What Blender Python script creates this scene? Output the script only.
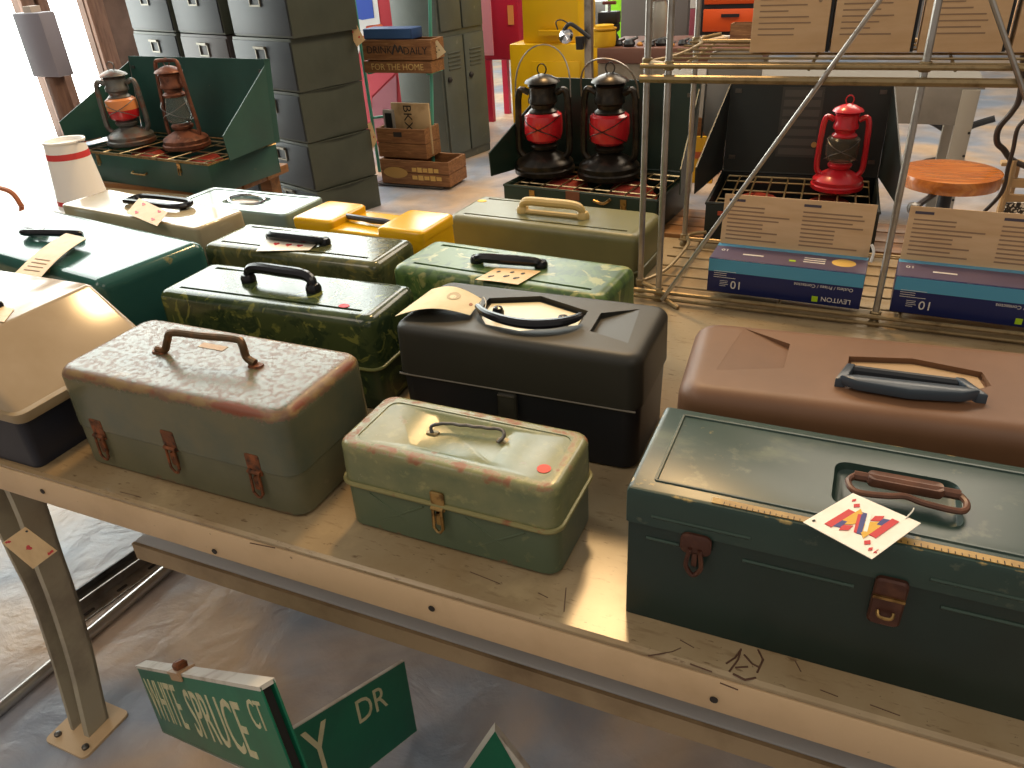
import bpy, bmesh, math, random
from mathutils import Vector, Matrix
random.seed(7)
PI = math.pi
for o in list(bpy.data.objects): bpy.data.objects.remove(o, do_unlink=True)
scene = bpy.context.scene
COL = scene.collection

# ---------------------------------------------------------------- camera
T = 0.70                      # height of the table top above the floor
CAMH = T + 0.68
FPX, CX, CY = 770.0, 512.0, 384.0
def _ray(u, v): return Vector((u-CX, v-CY, FPX)).normalized()
_Z = -_ray(594, 1705)
_X = -_ray(-1400, 53); _X = (_X - _Z*_X.dot(_Z)).normalized()
_Y = _Z.cross(_X)
def wdir(u, v):
    d = _ray(u, v); return Vector((_X.dot(d), _Y.dot(d), _Z.dot(d)))
CAMP = Vector((0, 0, CAMH))
cam = bpy.data.cameras.new('camera'); camo = bpy.data.objects.new('camera', cam); COL.objects.link(camo)
cam.sensor_width = 36; cam.lens = FPX/1024*36; cam.clip_start = .02
r = Vector((_X[0], _Y[0], _Z[0])); dn = Vector((_X[1], _Y[1], _Z[1])); fw = Vector((_X[2], _Y[2], _Z[2]))
m3 = Matrix((( r[0], -dn[0], -fw[0]), (r[1], -dn[1], -fw[1]), (r[2], -dn[2], -fw[2])))
camo.matrix_world = Matrix.Translation(CAMP) @ m3.to_4x4()
scene.camera = camo
def PZ(u, v, z):              # pixel -> point at height z
    d = wdir(u, v); t = (z-CAMH)/d.z; return CAMP + d*t
def PY(u, v, Y):              # pixel -> point on the plane y = Y
    d = wdir(u, v); t = Y/d.y; return CAMP + d*t

# ---------------------------------------------------------------- world, lights, exposure
def lin(h):
    if not isinstance(h, str): return tuple(h)
    h = h.lstrip('#'); o = []
    for i in (0, 2, 4):
        c = int(h[i:i+2], 16)/255; o.append(c/12.92 if c <= .04045 else ((c+.055)/1.055)**2.4)
    return tuple(o)
wld = bpy.data.worlds.new('world'); scene.world = wld; wld.use_nodes = True
bg = wld.node_tree.nodes['Background']; bg.inputs[0].default_value = (1.0, .93, .85, 1); bg.inputs[1].default_value = .35
scene.view_settings.view_transform = 'Standard'; scene.view_settings.look = 'None'
scene.view_settings.gamma = 1; scene.view_settings.use_curve_mapping = False
scene.view_settings.exposure = 0.22
def area(name, loc, target, size, power, col, sizey=None):
    l = bpy.data.lights.new(name, 'AREA'); l.energy = power; l.color = col; l.size = size
    if sizey: l.shape = 'RECTANGLE'; l.size_y = sizey
    o = bpy.data.objects.new(name, l); COL.objects.link(o); o.location = loc
    o.rotation_euler = (Vector(target)-Vector(loc)).to_track_quat('-Z', 'Y').to_euler()
    return o
area('ceiling_lamp_warm', (-.84, 2.75, T+2.5), (-.3, .9, T), .30, 44, (1, .64, .29))
area('fill_light_front', (1.6, -.6, T+2.6), (0, .9, T), 1.6, 15, (1, .84, .66))  # unseen fill light, added to lift the front faces
area('fill_light_front_left', (-2.2, -.9, T+2.6), (-1.1, .5, 0), 1.2, 17, (1, .86, .70))  # unseen fill light, added to brighten the left floor and front lip
area('ceiling_lamp_rear', (.5, 5.0, 3.9), (0, 4.6, 0), 2.2, 110, (1, .86, .68))
area('ceiling_lamp_left', (-3.0, 5.2, 3.9), (-3, 5, 0), 1.6, 60, (1, .9, .78))
WINDOW_GLOW = 6.0

# ---------------------------------------------------------------- materials
def mat(name, col, rough=.5, metal=0, layers=(), bump=0, bscale=80, bdist=.002, coat=0, trans=0, emit=0, ior=1.45, stretch=None, spec=.5):
    m = bpy.data.materials.new(name); m.use_nodes = True
    nt = m.node_tree; N = nt.nodes; L = nt.links; p = N['Principled BSDF']
    p.inputs['Base Color'].default_value = (*lin(col), 1); p.inputs['Roughness'].default_value = rough
    p.inputs['Metallic'].default_value = metal; p.inputs['Coat Weight'].default_value = coat
    p.inputs['Coat Roughness'].default_value = .12
    p.inputs['Transmission Weight'].default_value = trans; p.inputs['IOR'].default_value = ior
    p.inputs['Specular IOR Level'].default_value = spec
    if emit:
        p.inputs['Emission Color'].default_value = (*lin(col), 1); p.inputs['Emission Strength'].default_value = emit
    tc = None
    def coord(st):
        nonlocal tc
        if tc is None: tc = N.new('ShaderNodeTexCoord')
        if not st: return tc.outputs['Object']
        mp = N.new('ShaderNodeMapping'); mp.inputs['Scale'].default_value = st; L.new(tc.outputs['Object'], mp.inputs['Vector']); return mp.outputs[0]
    cur = None; curr = None
    for i, ly in enumerate(layers):
        n = N.new('ShaderNodeTexNoise'); n.inputs['Scale'].default_value = ly.get('s', 10); n.inputs['Detail'].default_value = ly.get('d', 5)
        n.inputs['Roughness'].default_value = ly.get('nr', .6); n.inputs['Distortion'].default_value = ly.get('dist', 0)
        off = N.new('ShaderNodeMapping'); off.inputs['Location'].default_value = (i*3.7+ly.get('o', 0), i*1.3, i*5.1)
        L.new(coord(ly.get('st')), off.inputs['Vector']); L.new(off.outputs[0], n.inputs['Vector'])
        f = n.outputs['Fac']
        if ly.get('w'):
            at = N.new('ShaderNodeAttribute'); at.attribute_name = 'wear'
            mu = N.new('ShaderNodeMath'); mu.operation = 'MULTIPLY_ADD'; L.new(at.outputs['Fac'], mu.inputs[0]); mu.inputs[1].default_value = ly['w']; L.new(f, mu.inputs[2]); f = mu.outputs[0]
        mr = N.new('ShaderNodeMapRange'); mr.inputs['From Min'].default_value = ly.get('lo', .45); mr.inputs['From Max'].default_value = ly.get('hi', .6)
        mr.inputs['To Max'].default_value = ly.get('a', 1); L.new(f, mr.inputs['Value'])
        mx = N.new('ShaderNodeMix'); mx.data_type = 'RGBA'; L.new(mr.outputs[0], mx.inputs['Factor'])
        if cur: L.new(cur, mx.inputs['A'])
        else: mx.inputs['A'].default_value = (*lin(col), 1)
        mx.inputs['B'].default_value = (*lin(ly['c']), 1); cur = mx.outputs['Result']
        if 'r' in ly:
            mm = N.new('ShaderNodeMix'); L.new(mr.outputs[0], mm.inputs['Factor'])
            if curr: L.new(curr, mm.inputs['A'])
            else: mm.inputs['A'].default_value = rough
            mm.inputs['B'].default_value = ly['r']; curr = mm.outputs['Result']
    if cur: L.new(cur, p.inputs['Base Color'])
    if curr: L.new(curr, p.inputs['Roughness'])
    if bump:
        n = N.new('ShaderNodeTexNoise'); n.inputs['Scale'].default_value = bscale; n.inputs['Detail'].default_value = 6
        L.new(coord(stretch), n.inputs['Vector']); b = N.new('ShaderNodeBump'); b.inputs['Strength'].default_value = bump; b.inputs['Distance'].default_value = bdist
        L.new(n.outputs['Fac'], b.inputs['Height']); L.new(b.outputs[0], p.inputs['Normal'])
    return m
_mats = {}
def flat(hexcol, rough=.55, metal=0):
    k = (hexcol, rough, metal)
    if k not in _mats: _mats[k] = mat('plain_'+hexcol.strip('#'), hexcol, rough, metal)
    return _mats[k]

# ---------------------------------------------------------------- mesh helpers
class MB:
    def __init__(s): s.v = []; s.f = []; s.w = []
    def add(s, vs, fs, wear=None):
        b = len(s.v); s.v += [tuple(x) for x in vs]; s.w += (wear or [0]*len(vs)); s.f += [tuple(i+b for i in f) for f in fs]; return s
    def box(s, c, d, rz=0, rx=0, ry=0):
        R = Matrix.Rotation(rz, 3, 'Z') @ Matrix.Rotation(ry, 3, 'Y') @ Matrix.Rotation(rx, 3, 'X'); c = Vector(c)
        vs = [c + R @ Vector((x*d[0]/2, y*d[1]/2, z*d[2]/2)) for x in (-1, 1) for y in (-1, 1) for z in (-1, 1)]
        return s.add(vs, [(0,1,3,2),(4,6,7,5),(0,4,5,1),(2,3,7,6),(0,2,6,4),(1,5,7,3)])
    def rr(s, rings, n=5, cap0=True, cap1=True):   # loft of rounded rectangles: (hw, hd, r, z [, wear [, cx, cy]])
        vs = []; wr = []; k = 4*(n+1)
        for q in rings:
            hw, hd, rad, z = q[:4]; we = q[4] if len(q) > 4 else 0; ox, oy = (q[5], q[6]) if len(q) > 6 else (0, 0)
            rad = max(min(rad, hw-1e-5, hd-1e-5), 1e-5)
            for ci, (sx, sy) in enumerate(((1,1),(-1,1),(-1,-1),(1,-1))):
                for j in range(n+1):
                    a = ci*PI/2 + j*PI/2/n
                    vs.append((ox+sx*(hw-rad)+rad*math.cos(a), oy+sy*(hd-rad)+rad*math.sin(a), z)); wr.append(we)
        fs = []
        for i in range(len(rings)-1):
            for j in range(k):
                a, b = i*k+j, i*k+(j+1) % k; fs.append((a, b, b+k, a+k))
        if cap0: fs.append(tuple(reversed(range(k))))
        if cap1: fs.append(tuple((len(rings)-1)*k+j for j in range(k)))
        return s.add(vs, fs, wr)
    def tube(s, pts, rad, n=8, closed=False, cap=True):
        P = [Vector(p) for p in pts]; m = len(P); R = rad if isinstance(rad, (list, tuple)) else [rad]*m
        tg = []
        for i in range(m):
            a = P[(i-1) % m] if (closed or i) else P[0]; b = P[(i+1) % m] if (closed or i < m-1) else P[-1]
            tg.append((b-a).normalized())
        up = Vector((0,0,1)) if abs(tg[0].z) < .9 else Vector((1,0,0))
        nx = tg[0].cross(up).normalized(); vs = []
        for i in range(m):
            nx = (nx - tg[i]*nx.dot(tg[i])).normalized(); ny = tg[i].cross(nx)
            for j in range(n):
                a = 2*PI*j/n; vs.append(P[i] + (nx*math.cos(a)+ny*math.sin(a))*R[i])
        fs = []
        for i in range(m if closed else m-1):
            for j in range(n):
                a, b = i*n+j, i*n+(j+1) % n; c, d = ((i+1) % m)*n+(j+1) % n, ((i+1) % m)*n+j; fs.append((a, b, c, d))
        if cap and not closed: fs += [tuple(reversed(range(n))), tuple((m-1)*n+j for j in range(n))]
        return s.add(vs, fs)
    def lathe(s, prof, n=24, c=(0,0,0)):
        vs = []; fs = []; m = len(prof)
        for (rad, z) in prof:
            for j in range(n):
                a = 2*PI*j/n; vs.append((c[0]+rad*math.cos(a), c[1]+rad*math.sin(a), c[2]+z))
        for i in range(m-1):
            for j in range(n):
                a, b = i*n+j, i*n+(j+1) % n; fs.append((a, b, b+n, a+n))
        if prof[0][0] > 1e-6: fs.append(tuple(reversed(range(n))))
        if prof[-1][0] > 1e-6: fs.append(tuple((m-1)*n+j for j in range(n)))
        return s.add(vs, fs)
    def prism(s, poly, z0, z1):                    # polygon in xy, ccw; z0 may be a list of heights
        k = len(poly); zb = z0 if isinstance(z0, (list, tuple)) else [z0]*k
        vs = [(x, y, zb[i]) for i, (x, y) in enumerate(poly)] + [(x, y, z1) for x, y in poly]
        return s.add(vs, [tuple(reversed(range(k)))] + [(i, (i+1) % k, (i+1) % k+k, i+k) for i in range(k)] + [tuple(range(k, 2*k))])
    def slab(s, P, th):                            # 3D polygon extruded along th
        k = len(P); th = Vector(th); P = [Vector(p) for p in P]
        nrm = (P[1]-P[0]).cross(P[2]-P[1])
        if nrm.dot(th) < 0: P = P[::-1]
        return s.add(P+[p+th for p in P], [tuple(reversed(range(k)))] + [(i, (i+1) % k, (i+1) % k+k, i+k) for i in range(k)] + [tuple(range(k, 2*k))])
    def xf(s, M, start=0):
        for i in range(start, len(s.v)): s.v[i] = tuple(M @ Vector(s.v[i]))
        return s
    def build(s, name, material, parent=None, angle=35, bevel=0, seg=2):
        me = bpy.data.meshes.new(name); me.from_pydata(s.v, [], s.f)
        if any(s.w):
            a = me.attributes.new('wear', 'FLOAT', 'POINT'); a.data.foreach_set('value', [float(x) for x in s.w])
        if bevel:
            bm = bmesh.new(); bm.from_mesh(me)
            es = [e for e in bm.edges if len(e.link_faces) == 2 and e.calc_face_angle(0) > .6]
            bmesh.ops.bevel(bm, geom=es, offset=bevel, segments=seg, affect='EDGES', profile=.5, clamp_overlap=True); bm.to_mesh(me); bm.free()
        me.polygons.foreach_set('use_smooth', [True]*len(me.polygons)); me.set_sharp_from_angle(angle=math.radians(angle))
        me.materials.append(material)
        o = bpy.data.objects.new(name, me); COL.objects.link(o); o.parent = parent
        return o
def cut(obj, cutters, angle=35):                   # carve real pockets into a mesh
    for c in cutters:
        cm = bpy.data.meshes.new('cut'); cm.from_pydata(c.v, [], c.f); cm.materials.append(obj.data.materials[0])
        co = bpy.data.objects.new('cut', cm); COL.objects.link(co)
        co.matrix_world = Matrix.Identity(4)
        mw = obj.parent; obj.parent = None; obj.matrix_world = Matrix.Identity(4)
        md = obj.modifiers.new('b', 'BOOLEAN'); md.object = co; md.operation = 'DIFFERENCE'; md.solver = 'EXACT'
        bpy.context.view_layer.update(); dg = bpy.context.evaluated_depsgraph_get()
        nm = bpy.data.meshes.new_from_object(obj.evaluated_get(dg)); obj.modifiers.clear(); old = obj.data; nm.name = old.name; obj.data = nm
        obj.parent = mw; obj.matrix_parent_inverse = Matrix.Identity(4)
        bpy.data.objects.remove(co, do_unlink=True)
        me = obj.data; me.polygons.foreach_set('use_smooth', [True]*len(me.polygons)); me.set_sharp_from_angle(angle=math.radians(angle))
def tag(o, label, cat, group=None):
    o['label'] = label; o['category'] = cat
    if group: o['group'] = group
    return o
def thing(name, label, cat, loc=(0,0,0), rz=0, group=None):
    o = bpy.data.objects.new(name, None); COL.objects.link(o); o.location = loc; o.rotation_euler = (0, 0, rz); o.empty_display_size = .05
    return tag(o, label, cat, group)
def struct(o): o['kind'] = 'structure'; return o
def box(name, c, d, material, parent=None, bevel=0, **k): return MB().box(c, d, **k).build(name, material, parent, bevel=bevel)
def text(name, s, size, material, parent, M, xs=1, ext=.0004):
    c = bpy.data.curves.new('t', 'FONT'); c.body = s; c.size = size; c.align_x = 'CENTER'; c.align_y = 'CENTER'; c.extrude = ext; c.resolution_u = 3
    o = bpy.data.objects.new('t', c); COL.objects.link(o); bpy.context.view_layer.update()
    me = bpy.data.meshes.new_from_object(o.evaluated_get(bpy.context.evaluated_depsgraph_get())); bpy.data.objects.remove(o, do_unlink=True)
    me.transform(M @ Matrix.Diagonal((xs, 1, 1, 1))); me.materials.clear(); me.materials.append(material)
    n = bpy.data.objects.new(name, me); COL.objects.link(n); n.parent = parent; return n
def frame(o, x, y):                                # matrix from an origin and two directions
    x = Vector(x).normalized(); z = x.cross(Vector(y)).normalized(); y = z.cross(x)
    return Matrix(((x[0], y[0], z[0], o[0]), (x[1], y[1], z[1], o[1]), (x[2], y[2], z[2], o[2]), (0, 0, 0, 1)))
def toloc(root, p):
    a = -root.rotation_euler[2]; d = Vector(p)-Vector(root.location); return Vector((d.x*math.cos(a)-d.y*math.sin(a), d.x*math.sin(a)+d.y*math.cos(a), d.z))
def top(root, u, v, z):                            # pixel -> local point on the height z of a thing
    return toloc(root, PZ(u, v, root.location[2]+z))
def front(root, u, v, y):                          # pixel -> local point on the local plane y
    a = -root.rotation_euler[2]; d = wdir(u, v); ld = Vector((d.x*math.cos(a)-d.y*math.sin(a), d.x*math.sin(a)+d.y*math.cos(a), d.z)); o = toloc(root, CAMP)
    return o + ld*((y-o.y)/ld.y)
def arc(c, rad, a0, a1, n, ax='xz'):
    out = []
    for i in range(n+1):
        a = a0+(a1-a0)*i/n; p = (c[0]+rad*math.cos(a), c[1], c[2]+rad*math.sin(a)) if ax == 'xz' else ((c[0]+rad*math.cos(a), c[1]+rad*math.sin(a), c[2]) if ax == 'xy' else (c[0], c[1]+rad*math.cos(a), c[2]+rad*math.sin(a)))
        out.append(p)
    return out
def smooth(pts, n=5):                              # Catmull-Rom
    P = [Vector(p) for p in pts]; out = []
    for i in range(len(P)-1):
        p0, p1, p2, p3 = P[max(i-1, 0)], P[i], P[i+1], P[min(i+2, len(P)-1)]
        for j in range(n):
            t = j/n; out.append(.5*((2*p1)+(p2-p0)*t+(2*p0-5*p1+4*p2-p3)*t*t+(3*p1-p0-3*p2+p3)*t**3))
    return out+[P[-1]]

# ---------------------------------------------------------------- shared materials
M_TABLE = mat('table_paint', '#a08d6e', .25, layers=[dict(c='#8d7655', s=5, lo=.42, hi=.66, a=.8), dict(c='#7d664a', s=26, lo=.58, hi=.7, a=.5, st=(1,4,4)), dict(c='#5a432e', s=70, lo=.62, hi=.70, a=.7, st=(.6,2,2)), dict(c='#3f2c20', s=120, lo=.68, hi=.72, a=.7), dict(c='#b9a37c', s=9, lo=.58, hi=.7, a=.6)], bump=.12, bscale=14)
M_TABLE2 = mat('table_edge_paint', '#cdb08a', .45, layers=[dict(c='#b39670', s=7, lo=.5, hi=.75, a=.7), dict(c='#6b543c', s=70, lo=.70, hi=.74, a=.7)], bump=.05, bscale=20)
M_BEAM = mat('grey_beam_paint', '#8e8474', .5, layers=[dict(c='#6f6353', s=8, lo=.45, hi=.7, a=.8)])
M_STEEL = mat('steel', '#a9a29a', .35, .9, layers=[dict(c='#7d756c', s=18, lo=.45, hi=.7)])
M_STEELD = mat('dark_steel', '#6a6763', .42, .8, layers=[dict(c='#4b4844', s=12, lo=.45, hi=.7)])
M_RUSTP = mat('rusty_steel', '#6b4229', .6, .35, layers=[dict(c='#8e5230', s=60, lo=.45, hi=.62), dict(c='#3f2a1f', s=90, lo=.52, hi=.66)], bump=.3, bscale=250)
M_BLACK = mat('black_plastic', '#17181b', .22)
M_BLKM = mat('black_matte', '#1c1d20', .45)
M_CHROME = mat('chrome', '#c9c9cc', .14, 1)
M_BRASS = mat('brass', '#a98a56', .32, .9, layers=[dict(c='#6e5535', s=60, lo=.5, hi=.65)])
M_PAPER = mat('tag_paper', '#e2d2ac', .75, layers=[dict(c='#cdb98c', s=20, lo=.45, hi=.7, a=.6)])
M_CARDW = mat('card_face', '#ece3d2', .4, layers=[dict(c='#d9cdb5', s=30, lo=.5, hi=.7, a=.5)])
M_CARDT = mat('card_back_tan', '#d8b988', .5, layers=[dict(c='#c7a473', s=30, lo=.45, hi=.7, a=.6)])
M_RED = mat('card_red', '#c2272c', .5)
M_INK = mat('ink', '#2a2522', .6)
M_CARDBOARD = mat('cardboard', '#d2b088', .75, layers=[dict(c='#c39d72', s=7, lo=.4, hi=.7, a=.8, st=(1,1,6))])
M_PRINT = mat('grey_print', '#94795f', .75)
M_WOOD = mat('crate_wood', '#8a5f3a', .6, layers=[dict(c='#6d4728', s=6, lo=.4, hi=.65, st=(1,8,12)), dict(c='#a57a4c', s=10, lo=.55, hi=.7, st=(1,10,10))], bump=.2, bscale=12, stretch=(1,9,9))

# ---------------------------------------------------------------- setting
def make_floor():
    m = bpy.data.materials.new('concrete_floor'); m.use_nodes = True; nt = m.node_tree; N = nt.nodes; L = nt.links; p = N['Principled BSDF']
    tc = N.new('ShaderNodeTexCoord')
    def noise(s, d, dist=0, st=None):
        n = N.new('ShaderNodeTexNoise'); n.inputs['Scale'].default_value = s; n.inputs['Detail'].default_value = d; n.inputs['Distortion'].default_value = dist
        if st:
            mp = N.new('ShaderNodeMapping'); mp.inputs['Scale'].default_value = st; mp.inputs['Rotation'].default_value = (0,0,.6); L.new(tc.outputs['Object'], mp.inputs[0]); L.new(mp.outputs[0], n.inputs['Vector'])
        else: L.new(tc.outputs['Object'], n.inputs['Vector'])
        return n
    a = noise(2.0, 6, .5); r1 = N.new('ShaderNodeValToRGB'); L.new(a.outputs['Fac'], r1.inputs[0])
    e = r1.color_ramp.elements; e[0].position = .36; e[0].color = (*lin('#9aa4b4'), 1); e[1].position = .64; e[1].color = (*lin('#d0b394'), 1)  # blue-grey and tan concrete patches also carry window and warm light as colour
    b = noise(4, 8, .8); r2 = N.new('ShaderNodeValToRGB'); L.new(b.outputs['Fac'], r2.inputs[0])
    e = r2.color_ramp.elements; e[0].position = .35; e[0].color = (.66,.64,.63,1); e[1].position = .62; e[1].color = (1,1,1,1)
    mx = N.new('ShaderNodeMix'); mx.data_type = 'RGBA'; mx.blend_type = 'MULTIPLY'; mx.inputs['Factor'].default_value = .75
    L.new(r1.outputs[0], mx.inputs['A']); L.new(r2.outputs[0], mx.inputs['B']); L.new(mx.outputs['Result'], p.inputs['Base Color'])
    c = noise(5.5, 9, .7); w = noise(30, 8, .3)
    ad = N.new('ShaderNodeMath'); ad.operation = 'MULTIPLY_ADD'; L.new(w.outputs['Fac'], ad.inputs[0]); ad.inputs[1].default_value = .16; L.new(c.outputs['Fac'], ad.inputs[2])
    bp = N.new('ShaderNodeBump'); bp.inputs['Strength'].default_value = .55; bp.inputs['Distance'].default_value = .022; L.new(ad.outputs[0], bp.inputs['Height']); L.new(bp.outputs[0], p.inputs['Normal'])
    p.inputs['Roughness'].default_value = .36
    return struct(box('floor', (-.5, 3.5, -.05), (16, 16, .1), m))
make_floor()
M_WALL = mat('wall_grey', '#6f6a66', .8, layers=[dict(c='#57524f', s=2, lo=.4, hi=.7)])
M_WALLW = mat('wall_brown', '#6b5448', .8, layers=[dict(c='#4d3b33', s=3, lo=.4, hi=.7)])
M_GLOW = mat('bright_daylight_pane', '#f4fbf6', .6, emit=WINDOW_GLOW)
XW = -6.75
# left wall in panels around a tall glazed bay and tall windows beyond it
for i, (y0, y1, z0, z1) in enumerate([(-4, 1.6, 0, 7), (1.6, 2.6, 0, 2.5), (4.98, 5.24, 0, 2.5), (5.62, 9.6, 0, 2.5), (1.6, 9.6, 6.6, 7), (9.6, 11, 0, 7)]):
    struct(box('wall_left_%d' % (i+1) if i else 'wall_left', (XW-.1, (y0+y1)/2, (z0+z1)/2), (.2, y1-y0, z1-z0), M_WALLW))
def pane(name, c, d):
    o = struct(box(name, c, d, M_GLOW)); return o
W1 = pane('window_1', (XW-.1, 3.79, 1.25), (.05, 2.38, 2.5))
W2 = pane('window_2', (XW-.1, 5.43, 1.25), (.05, .38, 2.5))
W3 = pane('window_3', (XW-.1, 5.6, 4.55), (.05, 8.0, 4.1))
M_JAMB = mat('brown_timber', '#7d5c4a', .6, layers=[dict(c='#5f4436', s=5, lo=.4, hi=.7, st=(8,8,1))])
box('mullion', (XW-.06, 3.79, 2.5), (.1, 2.38, .1), M_JAMB, W1)
for y in (2.6, 3.6, 4.6, 5.6, 6.6, 7.6, 8.6): box('mullion', (XW-.06, y, 4.55), (.06, .04, 4.1), M_JAMB, W3)
for i, (y, dy) in enumerate(((5.04, .12), (5.19, .1), (5.72, .18))): struct(box('trim_%d' % (i+1), (XW+.02, y, 1.25), (.05, dy, 2.5), M_JAMB, bevel=.01))
struct(box('trim_4', (XW+.06, 6.2, 1.28), (.12, .8, .12), mat('pale_rail', '#c9b3a6', .6), bevel=.01))
for i, (x0, x1, z0, z1) in enumerate([(-7, 6, 0, 2.6), (-7, -6.3, 2.6, 7), (-3.6, 6, 2.6, 7), (-6.3, -3.6, 6.6, 7)]):
    struct(box('wall_back_%d' % (i+1) if i else 'wall_back', ((x0+x1)/2, 10.6, (z0+z1)/2), (x1-x0, .2, z1-z0), M_WALL))
W5 = pane('window_5', (-4.95, 10.6, 4.6), (2.7, .05, 4.0))
for x in (-5.4, -4.5): box('mullion', (x, 10.55, 4.6), (.08, .08, 4.0), M_JAMB, W5)
W4 = pane('window_4', (-3.05, 10.47, 1.35), (.9, .06, 1.5))
box('mullion', (-3.05, 10.42, 1.35), (.05, .06, 1.5), M_JAMB, W4)
struct(box('wall_right', (6.6, 3.5, 3.5), (.2, 14, 7), M_WALL))

# ---------------------------------------------------------------- steel table
tb = thing('steel_workbench', 'long tan painted steel workbench carrying all the toolboxes', 'table', (0, 0, 0))
TY0, TY1, TX0, TX1 = .574, 1.86, -2.45, 1.5
tt = MB().rr([((TX1-TX0)/2-.003, (TY1-TY0)/2-.003, .006, T-.012, 0, (TX0+TX1)/2, (TY0+TY1)/2), ((TX1-TX0)/2, (TY1-TY0)/2, .006, T-.008, 0, (TX0+TX1)/2, (TY0+TY1)/2), ((TX1-TX0)/2, (TY1-TY0)/2, .006, T-.004, 0, (TX0+TX1)/2, (TY0+TY1)/2), ((TX1-TX0)/2-.004, (TY1-TY0)/2-.004, .006, T, 0, (TX0+TX1)/2, (TY0+TY1)/2)], n=2).build('tabletop', M_TABLE, tb)
lip = box('front_lip', ((TX0+TX1)/2, TY0+.004, T-.038), (TX1-TX0, .008, .054), M_TABLE2, tb, bevel=.003)
box('lip_return', ((TX0+TX1)/2, TY0+.02, T-.064), (TX1-TX0, .032, .004), M_TABLE2, tb)
box('rear_lip', ((TX0+TX1)/2, TY1-.004, T-.038), (TX1-TX0, .008, .054), M_TABLE2, tb)
for (u, v) in ((43, 491), (215, 551), (432, 608), (714, 699)):
    p = PY(u, v, TY0); MB().lathe([(.0045, 0), (.0045, .001)], 12).xf(frame(p+Vector((0, -.0008, 0)), (1,0,0), (0,0,1))).build('bolt_hole', M_INK, lip)
# dark scuffs scratched into the top
M_SCUFF = mat('scuff_brown', '#553a2a', .7)
for pts in ([(648,656),(672,652),(681,648)], [(741,649),(738,660),(729,672)], [(726,664),(735,658),(741,650)], [(758,650),(763,660),(757,673)], [(795,661),(801,672)], [(733,674),(745,680),(756,678)], [(538,593),(548,598)], [(566,588),(564,612)], [(250,543),(275,548)], [(744,655),(752,664),(760,668)], [(735,668),(748,667)], [(720,683),(738,690)], [(680,640),(694,648)], [(690,664),(712,672)], [(820,690),(838,697)], [(870,705),(900,716)], [(470,572),(500,584)], [(120,492),(140,497)]):
    MB().tube([PZ(u, v, T-.0003) for u, v in pts], .0013 if 720 < pts[0][0] < 770 else .0008, 5).build('scuff', M_SCUFF, tt)
beam = MB().box((.2, .69, T-.208), (2.5, .075, .034)).build('lower_beam', mat('beam_top_lit_grey', '#c3c3c3', .3), tb, bevel=.003)  # top coloured light grey to stand in for light falling on it
box('beam_lip', (.2, .649, T-.209), (2.5, .006, .034), mat('beam_front', '#a08a6a', .5, layers=[dict(c='#7f6a4e', s=8, lo=.45, hi=.7)]), beam)
for x in (-1.26, .9):
    for yy, s in ((.60, 1), (1.78, -1)):
        lg = MB()
        R_ = [(-.06, .015, 0), (-.16, .01, 0), (-.28, -.01, 0), (-.39, -.025, 0), (-.54, -.03, -.015), (-.62, -.02, -.035), (-.697, -.002, -.06)]
        L_ = [(-.06, -.078, 0), (-.16, -.084, 0), (-.28, -.092, 0), (-.39, -.094, 0), (-.54, -.096, -.015), (-.62, -.08, -.035), (-.697, -.055, -.06)]
        RX = smooth([(x+b, s*c, T+a) for a, b, c in R_], 3); LX = smooth([(x+b, s*c, T+a) for a, b, c in L_], 3)
        def ribbon(A, B, y0, y1):
            k = len(A); vs = [(a.x, a.y+yy+s*y0, a.z) for a in A]+[(b.x, b.y+yy+s*y0, b.z) for b in B]+[(a.x, a.y+yy+s*y1, a.z) for a in A]+[(b.x, b.y+yy+s*y1, b.z) for b in B]; fs = []
            for i in range(k-1):
                fs += [(i, i+1, k+i+1, k+i), (2*k+i, 3*k+i, 3*k+i+1, 2*k+i+1), (i, 2*k+i, 2*k+i+1, i+1), (k+i, k+i+1, 3*k+i+1, 3*k+i)]
            lg.add(vs, fs+[(0, k, 3*k, 2*k), (k-1, 3*k-1, 4*k-1, 2*k-1)])
        off = lambda A, d: [Vector((a.x+d, a.y, a.z)) for a in A]
        ribbon(RX, LX, .044, .05); ribbon(RX, off(RX, -.014), 0, .05); ribbon(off(LX, .008), LX, 0, .05)
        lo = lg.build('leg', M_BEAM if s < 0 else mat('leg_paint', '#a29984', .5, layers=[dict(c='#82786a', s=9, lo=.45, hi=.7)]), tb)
        ft = MB().rr([(.058, .058, .012, 0, 0, x-.03, yy-s*.04), (.058, .058, .012, .006, 0, x-.03, yy-s*.04)]).build('foot_plate', M_TABLE2, lo)
        for dx in (-.04, .04): MB().lathe([(.007, .006), (.007, .011), (.003, .013)], 10, (x-.03+dx, yy-s*.078, 0)).build('bolt', M_STEELD, lo)
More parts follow.
